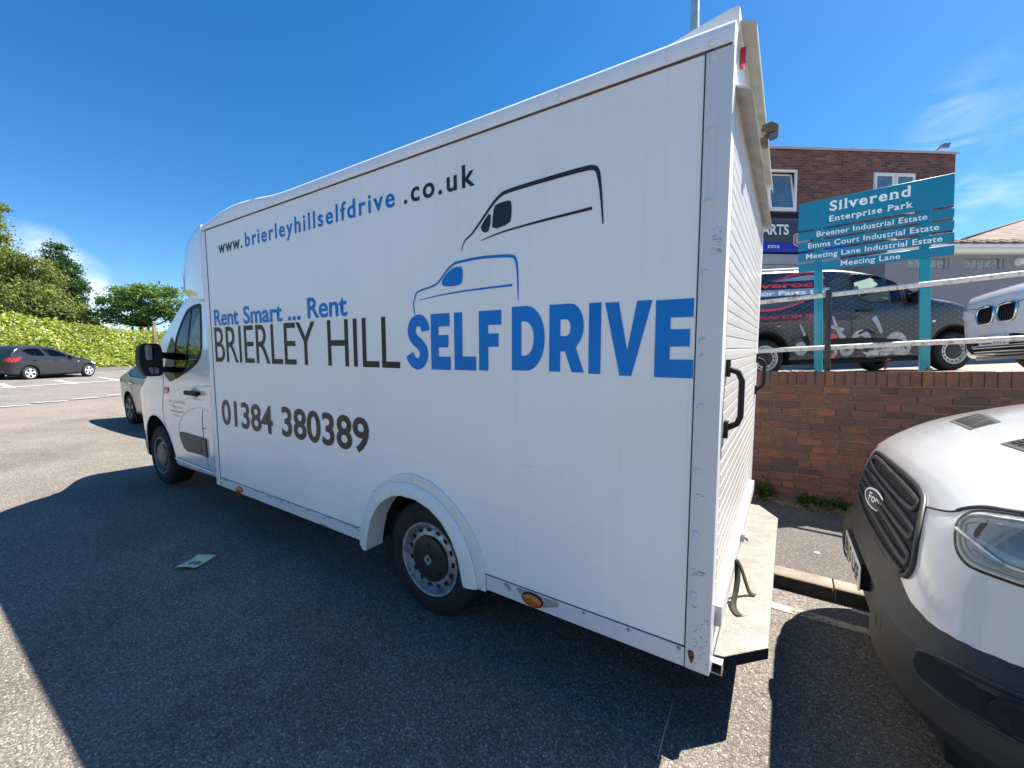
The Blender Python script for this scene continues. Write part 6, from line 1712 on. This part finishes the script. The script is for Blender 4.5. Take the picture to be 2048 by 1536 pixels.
patch('rubbing_strip', chaikin([(1.10, .635), (1.73, .632), (2.35, .575), (2.42, .53), (2.36, .468), (1.10, .49)], 1, True, .15), 'left', BV, .014, M_BLACK, bv, .12, .014)
patch('side_repeater', ellipse(2.93, .87, .035, .018, 12), 'left', BV, .006, M_WWHITE, bv, 0)
patch('headlamp', chaikin([(3.66, 1.10), (3.80, 1.0), (3.83, .90), (3.76, .93), (3.60, 1.08)], 1), 'left', BV, .006, M_LAMPBOWL, bv, .05)
patch('headlamp', chaikin([(.02, .85), (.36, .88), (.40, 1.05), (.05, 1.06)], 1), 'high', BV, .006, M_LAMPBOWL, bv, .08)
patch('headlamp', chaikin([(1.82, .85), (1.48, .88), (1.44, 1.05), (1.79, 1.06)], 1), 'high', BV, .006, M_LAMPBOWL, bv, .08)
patch('front_bumper', [(.10, .32), (1.74, .32), (1.76, .62), (.08, .62)], 'high', BV, .012, M_BLACK, bv, .12)
pts = [(3.31+.432*math.cos(R(a)), .36+.432*math.sin(R(a))) for a in range(2, 179, 8)]
for cx in (0, 3.31):
    L = [BV.ray_cast(Vector((cx+.43*math.cos(R(a)), -9, .36+.43*math.sin(R(a)))), Vector((0, 1, 0)))[0] for a in range(0, 181, 9)]
    mb = MB(); mb.tube([p for p in L if p is not None], .016, 6); mb.build('arch_lip', M_BLACK, bv, True)
mb = MB(); L = [on(BV, 'left', x, 1.70 if x < 2 else 0) for x in (0,)]
mb.tube([(-.7, .17, 1.855), (0, .155, 1.888), (.9, .15, 1.898), (1.4, .155, 1.886)], .012, 6); mb.build('roof_glint', M_WWHITE, bv, True)  # white bar painted in as the bright reflection along the roof edge

# ---- white crossover nose to nose with it
sv = thing('crossover_car', 'white crossover car with twin black chrome framed grilles facing the dark motor parts van', 'car')
pS = at(2002, 645, 4.6)
sv.location = (pS.x, pS.y, 1.365); sv.rotation_euler = (0, -R(1.86), R(10))
sst = [(-.02, .34, .70, .50), (.01, .28, .86, .66), (.06, .24, .935, .76), (.14, .22, .98, .84), (.30, .22, 1.0, .89), (.6, .23, 1.03, .915), (1.0, .24, 1.07, .92), (1.25, .24, 1.14, .92), (1.6, .24, 1.40, .92), (1.95, .24, 1.56, .92), (2.6, .24, 1.62, .92), (3.6, .26, 1.58, .91), (4.1, .28, 1.40, .88), (4.3, .36, 1.05, .78)]
M_SVW = panel_paint('pearl_white_paint', (.82, .83, .83), .1, .12, 1.0)
sb = shell('body', sst, M_SVW, sv, 100, .95, .42, .04, .12, .07, .03, 0, 16); clean(sb); SB = bvh_of(sb)
def kid(y0, y1):
    k = chaikin([(y0+.01, .80), (y1-.01, .80), (y1, .69), (y1-.05, .61), (y0+.04, .61), (y0, .69)], 2, True, .18)
    g = patch('kidney_grille', k, 'low', SB, .004, M_DARK, sv, .05)
    L = [on(SB, 'low', u, v, .008) for u, v in k]; mb = MB(); mb.tube(L+[L[0]], .013, 8); mb.build('grille_frame', M_CHROME, g, True)
    mb = MB()
    for i in range(1, 8):
        y = y0+(y1-y0)*i/8; mb.tube([on(SB, 'low', y, v, .008) for v in (.625, .70, .785)], .007, 6)
    mb.build('grille_bars', M_BLACK, g, True)
kid(-.33, -.025); kid(.025, .33)
mb = MB(); q = on(SB, 'low', 0, .41); mb.box(q.x-.035, q.x-.024, -.26, .26, .355, .466); npl = mb.build('number_plate', M_WWHITE, sv, bev=.003, seg=1)
lay_text([('YE66 WHF', .215, -.25, .372, .078)], lambda u, v: Vector((q.x-.0365, u, v)), 'lettering', M_BLACK, npl, .022)
mb = MB(); mb.box(q.x-.0355, q.x-.034, .225, .258, .358, .463); mb.build('plate_band', M_BLUE, npl)
patch('lower_intake', chaikin([(-.62, .47), (.62, .47), (.55, .30), (.40, .24), (-.40, .24), (-.55, .30)], 1), 'low', SB, .005, M_DARK, sv, .08)
for z in (.28, .31, .345): 
    mb = MB(); mb.tube([on(SB, 'low', y, z, .01) for y in [-.5+.1*i for i in range(11)]], .006, 6); mb.build('intake_slat', M_BLACK, sv, True)
mb = MB(); mb.tube([on(SB, 'low', y, .225, .012) for y in [-.6+.1*i for i in range(13)]], .018, 8); mb.build('skid_trim', M_GUT, sv, True)
for s_ in (-1, 1): patch('headlamp', chaikin([(s_*.36, .70), (s_*.40, .765), (s_*.80, .83), (s_*.83, .74), (s_*.5, .67)], 1), 'low', SB, .006, M_LAMPBOWL, sv, .06); patch('side_intake', chaikin([(s_*.64, .45), (s_*.80, .48), (s_*.78, .28), (s_*.62, .28)], 1), 'low', SB, .006, M_DARK, sv, .06)
patch('windscreen', [(-.74, 1.17), (.74, 1.17), (.60, 1.53), (-.60, 1.53)], 'low', SB, .004, M_AUTOGLASS, sv, .1)
for sd in ('left', 'right'): patch('door_glass', chaikin([(1.45, 1.10), (3.5, 1.12), (3.3, 1.45), (2.2, 1.49)], 1), sd, SB, .003, M_AUTOGLASS, sv, .12)
# bonnet creases and shut line
for s_ in (-1, 1):
    mb = MB(); mb.tube([on(SB, 'top', x, s_*y, -.004) for x, y in ((.16, .30), (.4, .42), (.8, .52), (1.2, .60))], .010, 8); mb.build('bonnet_crease', M_SVW, sb, True)
mb = MB(); mb.tube([on(SB, 'low', y, .775+.10*abs(y)**1.5, .001) for y in [-.8+.1*i for i in range(17)]], .004, 6); mb.build('bonnet_gap', M_SEAM, sb, True)
for c in ((.88, .34), (3.65, .34)):
    for y0, y1 in ((-1.3, -.62), (.62, 1.3)): cut_dark(sb, [cylinder_bm(c, .40, y0, y1, 36)])
for x in (.88, 3.65):
    for y, s_ in ((-.90, -1), (.90, 1)): wheel('wheel', sv, (x, y, .345), .345, .22, s_, .235, 'alloy', (M_RIMSTEEL, M_HUB, M_DARK))
mb = MB(); mb.box(1.0, 3.6, -.8, .8, .2, .4); mb.build('chassis', M_DARK, sv)

# ---- dark grey hatchback across the road
hb = thing('hatchback_car', 'dark grey hatchback parked across the road in front of the bramble bank', 'car')
hb.location = (-27.328, 2.104, .985); hb.rotation_euler = Matrix(((-.53, -.848, 0), (.848, -.53, 0), (0, 0, 1))).to_euler(); hb.rotation_euler.rotate_axis('Y', -R(2.7))
M_HATCH = panel_paint('metallic_grey_paint', (.018, .019, .027), .0, .25, .5)
hst = [(-.70, .42, .80, .58), (-.67, .33, .98, .70), (-.62, .28, 1.06, .77), (-.52, .26, 1.18, .815), (-.40, .25, 1.33, .835), (-.25, .24, 1.43, .85), (.1, .23, 1.475, .86), (.6, .22, 1.485, .86), (.95, .22, 1.44, .86), (1.25, .22, 1.33, .86), (1.55, .22, 1.16, .86), (1.82, .22, 1.02, .86), (2.15, .22, .955, .855), (2.55, .24, .86, .83), (2.82, .27, .75, .77), (3.0, .32, .65, .66), (3.10, .40, .56, .50)]
hbody = shell('body', hst, M_HATCH, hb, 100, .88, .33, .04, .10, .07, .035, .86, 16); clean(hbody); HB = bvh_of(hbody)
wr = chaikin([(-.20, 1.29), (-.02, 1.365), (.26, 1.39), (.50, 1.395), (.70, 1.03), (.16, 1.05), (.02, 1.13)], 1, True, .15)
wf = chaikin([(.60, 1.39), (.92, 1.36), (1.22, 1.26), (1.45, 1.13), (1.60, .985), (.80, 1.025)], 1, True, .12)
glaze(hbody, HB, [wr, wf], -.4, 2.2, hb)
for sgn, kk in (('low', 1),):
    patch('rear_screen', chaikin([(.22, 1.08), (1.50, 1.08), (1.38, 1.38), (.34, 1.38)], 1), 'low', HB, .004, M_AUTOGLASS, hb, .1)
patch('windscreen', [(.24, 1.06), (1.48, 1.06), (1.34, 1.40), (.38, 1.40)], 'high', HB, .004, M_AUTOGLASS, hb, .1)
for c in ((0, .30), (2.49, .30)):
    for y0, y1 in ((-.4, .28), (1.44, 2.1)): cut_dark(hbody, [cylinder_bm(c, .365, y0, y1, 36)])
M_RIMSILV = simple('bright_wheel_trim', (.70, .71, .73), .35, .3, 0, .05)
for x in (0, 2.49): wheel('wheel', hb, (x, .03, .302), .302, .185, -1, .205, 'alloy', (M_RIMSILV, M_HUB, M_DARK)); wheel('wheel', hb, (x, 1.69, .302), .302, .185, 1, .205, 'alloy', (M_RIMSILV, M_HUB, M_DARK))
mb = MB(); mb.box(.4, 2.1, .1, 1.6, .17, .3); mb.build('chassis', M_DARK, hb)
M_TAIL = simple('tail_lamp_red', (.55, .012, .015), .12, 0, 1, .1)
tl = chaikin([(-.66, .86), (-.40, .97), (-.26, 1.03), (-.30, .93), (-.45, .82), (-.60, .79)], 1)
patch('tail_lamp', tl, 'left', HB, .006, M_TAIL, hb, .05); patch('tail_lamp', tl, 'right', HB, .006, M_TAIL, hb, .05)
for a, b_ in ((.06, .34), (1.66, 1.38)): patch('tail_lamp', chaikin([(a, .80), (b_, .83), (b_, .95), (a, .99)], 1), 'low', HB, .006, M_TAIL, hb, .05)
mb = MB(); q = on(HB, 'low', .86, .62); mb.box(q.x-.012, q.x-.002, .60, 1.12, .58, .69); mb.build('number_plate', simple('yellow_plate', (.62, .48, .06), .4), hb)
seams([[(.76, 1.42), (.80, 1.0), (.86, .6), (.84, .28)], [(.06, 1.08), (.14, .85), (.34, .62), (.40, .30)], [(1.66, 1.0), (1.78, .75), (1.76, .45), (1.70, .28)], [(.40, .27), (1.7, .27)], [(-.5, .55), (-.36, .60)]], HB, hbody, None, .007)
seams([[(-.28, .98), (.3, .945), (1.0, .93), (1.7, .90)]], HB, hbody, M_DARK, .010, name='waist_line')
sidehandle(HB, hb, .20, .885, .18, .035, M_HATCH); sidehandle(HB, hb, 1.02, .865, .18, .035, M_HATCH)
sidemirror(hb, 1.66, 1.02, .05, M_HATCH, -1, .16, .15, .16); sidemirror(hb, 1.66, 1.02, 1.67, M_HATCH, 1, .16, .15, .16)
mb = MB(); mb.prism([(.45, .6), (.65, .6), (.52, 1.28), (.40, 1.26)], 'y', .3, .72); mb.prism([(.45, .6), (.65, .6), (.52, 1.28), (.40, 1.26)], 'y', 1.0, 1.42); mb.build('seats', M_DARK, hb)
patch('headlamp', chaikin([(2.58, .80), (2.85, .70), (2.93, .60), (2.72, .66)], 1), 'left', HB, .006, M_LAMPBOWL, hb, .05)
patch('side_repeater', ellipse(2.0, .78, .04, .015, 10), 'left', HB, .006, M_WWHITE, hb, 0)

# ---- silver car ahead of the hire van
sc_ = thing('silver_car', 'silver car mostly hidden by the white box van cab and its door mirror', 'car', (-11.72, 1.30, gz(-11.72, 0)+.0))
sc_.rotation_euler = (0, R(2.0), 0)
M_SILV = panel_paint('silver_paint', (.30, .285, .265), .0, .3, .6); 
for n in M_SILV.node_tree.nodes:
    if n.type == 'BSDF_PRINCIPLED': n.inputs['Metallic'].default_value = .3
vst = [(-.88, .42, .88, .58), (-.85, .34, .98, .70), (-.78, .28, 1.03, .80), (-.62, .26, 1.06, .86), (-.35, .25, 1.13, .89), (0, .24, 1.28, .90), (.4, .23, 1.42, .90), (.9, .22, 1.48, .90), (1.4, .22, 1.46, .90), (1.8, .22, 1.32, .90), (2.25, .22, 1.06, .90), (2.7, .23, .98, .89), (3.1, .25, .88, .86), (3.4, .28, .76, .78), (3.56, .34, .64, .62), (3.62, .42, .56, .5)]
sbo = shell('body', vst, M_SILV, sc_, 100, .93, .36, .05, .12, .07, .03, .90, 16); clean(sbo); VB = bvh_of(sbo)
v1 = chaikin([(-.10, 1.11), (.25, 1.28), (.60, 1.36), (1.02, 1.38), (1.02, 1.02), (.10, 1.03)], 1, True, .15); v2 = chaikin([(1.10, 1.38), (1.45, 1.35), (1.8, 1.20), (2.05, 1.02), (1.10, 1.02)], 1, True, .15)
glaze(sbo, VB, [v1, v2], -.4, 2.3, sc_)
mb = MB(); L = [on(VB, 'left', x, z, .004) for x, z in ((-.14, 1.095), (.1, 1.015), (1.0, 1.005), (2.08, 1.005))]; mb.tube(L, .010, 6); mb.build('chrome_trim', M_CHROME, sc_, True)
for c in ((0, .33), (2.7, .33)):
    for y0, y1 in ((-.4, .30), (1.5, 2.2)): cut_dark(sbo, [cylinder_bm(c, .385, y0, y1, 36)])
for x in (0, 2.7): wheel('wheel', sc_, (x, .04, .325), .325, .215, -1, .225, 'alloy', (M_RIMDARK, M_HUB, M_DARK)); wheel('wheel', sc_, (x, 1.76, .325), .325, .215, 1, .225, 'alloy', (M_RIMDARK, M_HUB, M_DARK))
mb = MB(); mb.box(.4, 2.3, .1, 1.6, .17, .3); mb.build('chassis', M_DARK, sc_)
sidehandle(VB, sc_, .30, .90, .2, .035, M_CHROME); sidehandle(VB, sc_, 1.28, .88, .2, .035, M_CHROME)
seams([[(1.06, 1.4), (1.06, .9), (1.06, .3)], [(.16, 1.0), (.26, .8), (.42, .55), (.44, .3)], [(2.1, .98), (2.2, .7), (2.14, .3)]], VB, sbo, None, .006)
patch('windscreen', [(.2, 1.08), (1.6, 1.08), (1.42, 1.42), (.38, 1.42)], 'high', VB, .004, M_AUTOGLASS, sc_, .1); patch('rear_screen', [(.2, 1.12), (1.6, 1.12), (1.45, 1.40), (.35, 1.40)], 'low', VB, .004, M_AUTOGLASS, sc_, .1)
mb = MB(); mb.prism([(.7, .6), (.95, .6), (.82, 1.30), (.66, 1.28)], 'y', .3, .75); mb.build('seats', M_DARK, sc_)
for s_ in ('left', 'right'): patch('tail_lamp', chaikin([(-.80, .82), (-.45, .88), (-.5, .98), (-.78, .97)], 1), s_, VB, .006, M_TAIL, sc_, .05)

# ---------------------------------------------------------------- small things on the road
lf = thing('leaflet', 'pale green paper leaflet with a small coloured picture lying on the shaded road', 'paper', (-3.328, -.465, gz(-3.33, 0)+.006))
M_PAPER = simple('pale_green_paper', (.78, .74, .42), .8, 0, 0, .10, 30)
m = MB(); q = [(-.109, .048), (.009, .125), (.112, -.047), (-.011, -.127)]
N = 6; vs = []
for i in range(N+1):
    for j in range(N+1):
        u, v = i/N, j/N
        x = (q[0][0]*(1-u)+q[1][0]*u)*(1-v)+(q[3][0]*(1-u)+q[2][0]*u)*v; y = (q[0][1]*(1-u)+q[1][1]*u)*(1-v)+(q[3][1]*(1-u)+q[2][1]*u)*v
        vs.append((x, y, .004+.010*abs(v-.5)*1.2+.006*math.sin(u*3)*v-.0266*x))
m.add(vs, [(i*(N+1)+j, (i+1)*(N+1)+j, (i+1)*(N+1)+j+1, i*(N+1)+j+1) for i in range(N) for j in range(N)])
sh = m.build('sheet', M_PAPER, lf, True)
LFB = bvh_of(sh)
def leafprint(pts, mat, name='print'):
    m = MB(); vs = []
    for u, v in pts:
        x = (q[0][0]*(1-u)+q[1][0]*u)*(1-v)+(q[3][0]*(1-u)+q[2][0]*u)*v; y = (q[0][1]*(1-u)+q[1][1]*u)*(1-v)+(q[3][1]*(1-u)+q[2][1]*u)*v
        h = LFB.ray_cast(Vector((x, y, 1)), Vector((0, 0, -1)))[0]; vs.append((x, y, (h.z if h else .01)+.0015))
    m.add(vs, [tuple(range(len(vs)))]); m.build(name, mat, sh)
leafprint(chaikin([(.55, .42), (.68, .50), (.82, .52), (.92, .70), (.80, .85), (.66, .80), (.56, .66)], 1), simple('print_green', (.10, .30, .16), .7))
leafprint(chaikin([(.38, .55), (.46, .48), (.56, .58), (.55, .78), (.44, .85), (.36, .70)], 1), simple('print_blue', (.07, .09, .33), .7))
leafprint([(.03, .20), (.14, .20), (.14, .80), (.03, .80)], simple('print_pale_blue', (.40, .45, .62), .7))
sk = thing('straw_stalk', 'single pale dry stalk lying on the shaded road by the box van rear corner', 'straw', (-.157, .05, gz(-.157, 0)+.004))
mb = MB(); a = Vector((-.165+.157, .177, 0)); b_ = Vector((-.148+.157, -.170, .001))
mb.tube([a, a.lerp(b_, .3)+Vector((.001, 0, .002)), a.lerp(b_, .65)+Vector((-.001, 0, .003)), b_], [.0022, .0026, .0024, .0016], 6); mb.build('stalk', simple('pale_straw', (.55, .46, .30), .7, 0, 0, .2, 40), sk, True)
# scattered grit and scraps of litter
M_GRIT = simple('pale_grit', (.45, .44, .40), .8, 0, 0, .3, 50)
rg3 = random.Random(12); mb = MB()
for _ in range(170):
    x = rg3.uniform(-5, 1.2); y = rg3.uniform(-1.6, 1.6); z = gz(x, 0); s_ = rg3.uniform(.0015, .0042)
    ring = [(x+s_*rg3.uniform(.6, 1.4)*math.cos(k*1.26), y+s_*rg3.uniform(.6, 1.4)*math.sin(k*1.26)) for k in range(5)]
    mb.add([(px, py, z) for px, py in ring]+[(x, y, z+s_*1.2)], [(k, (k+1) % 5, 5) for k in range(5)])
o = stuff(mb.build('gravel', M_GRIT)); o['label'] = 'tiny pale chips of grit scattered over the road surface'
sw = thing('paper_scrap', 'tiny scrap of white paper lying on the sunlit pavement by the kerb', 'litter', (.455, 2.22, pz(.455)+.005))
mb = MB(); mb.add([(-.022, -.006, .002), (-.006, -.018, .004), (.022, -.004, .001), (.015, .012, .006), (-.012, .010, .003)], [(0, 1, 2, 3, 4)]); mb.build('scrap', M_PETAL, sw)
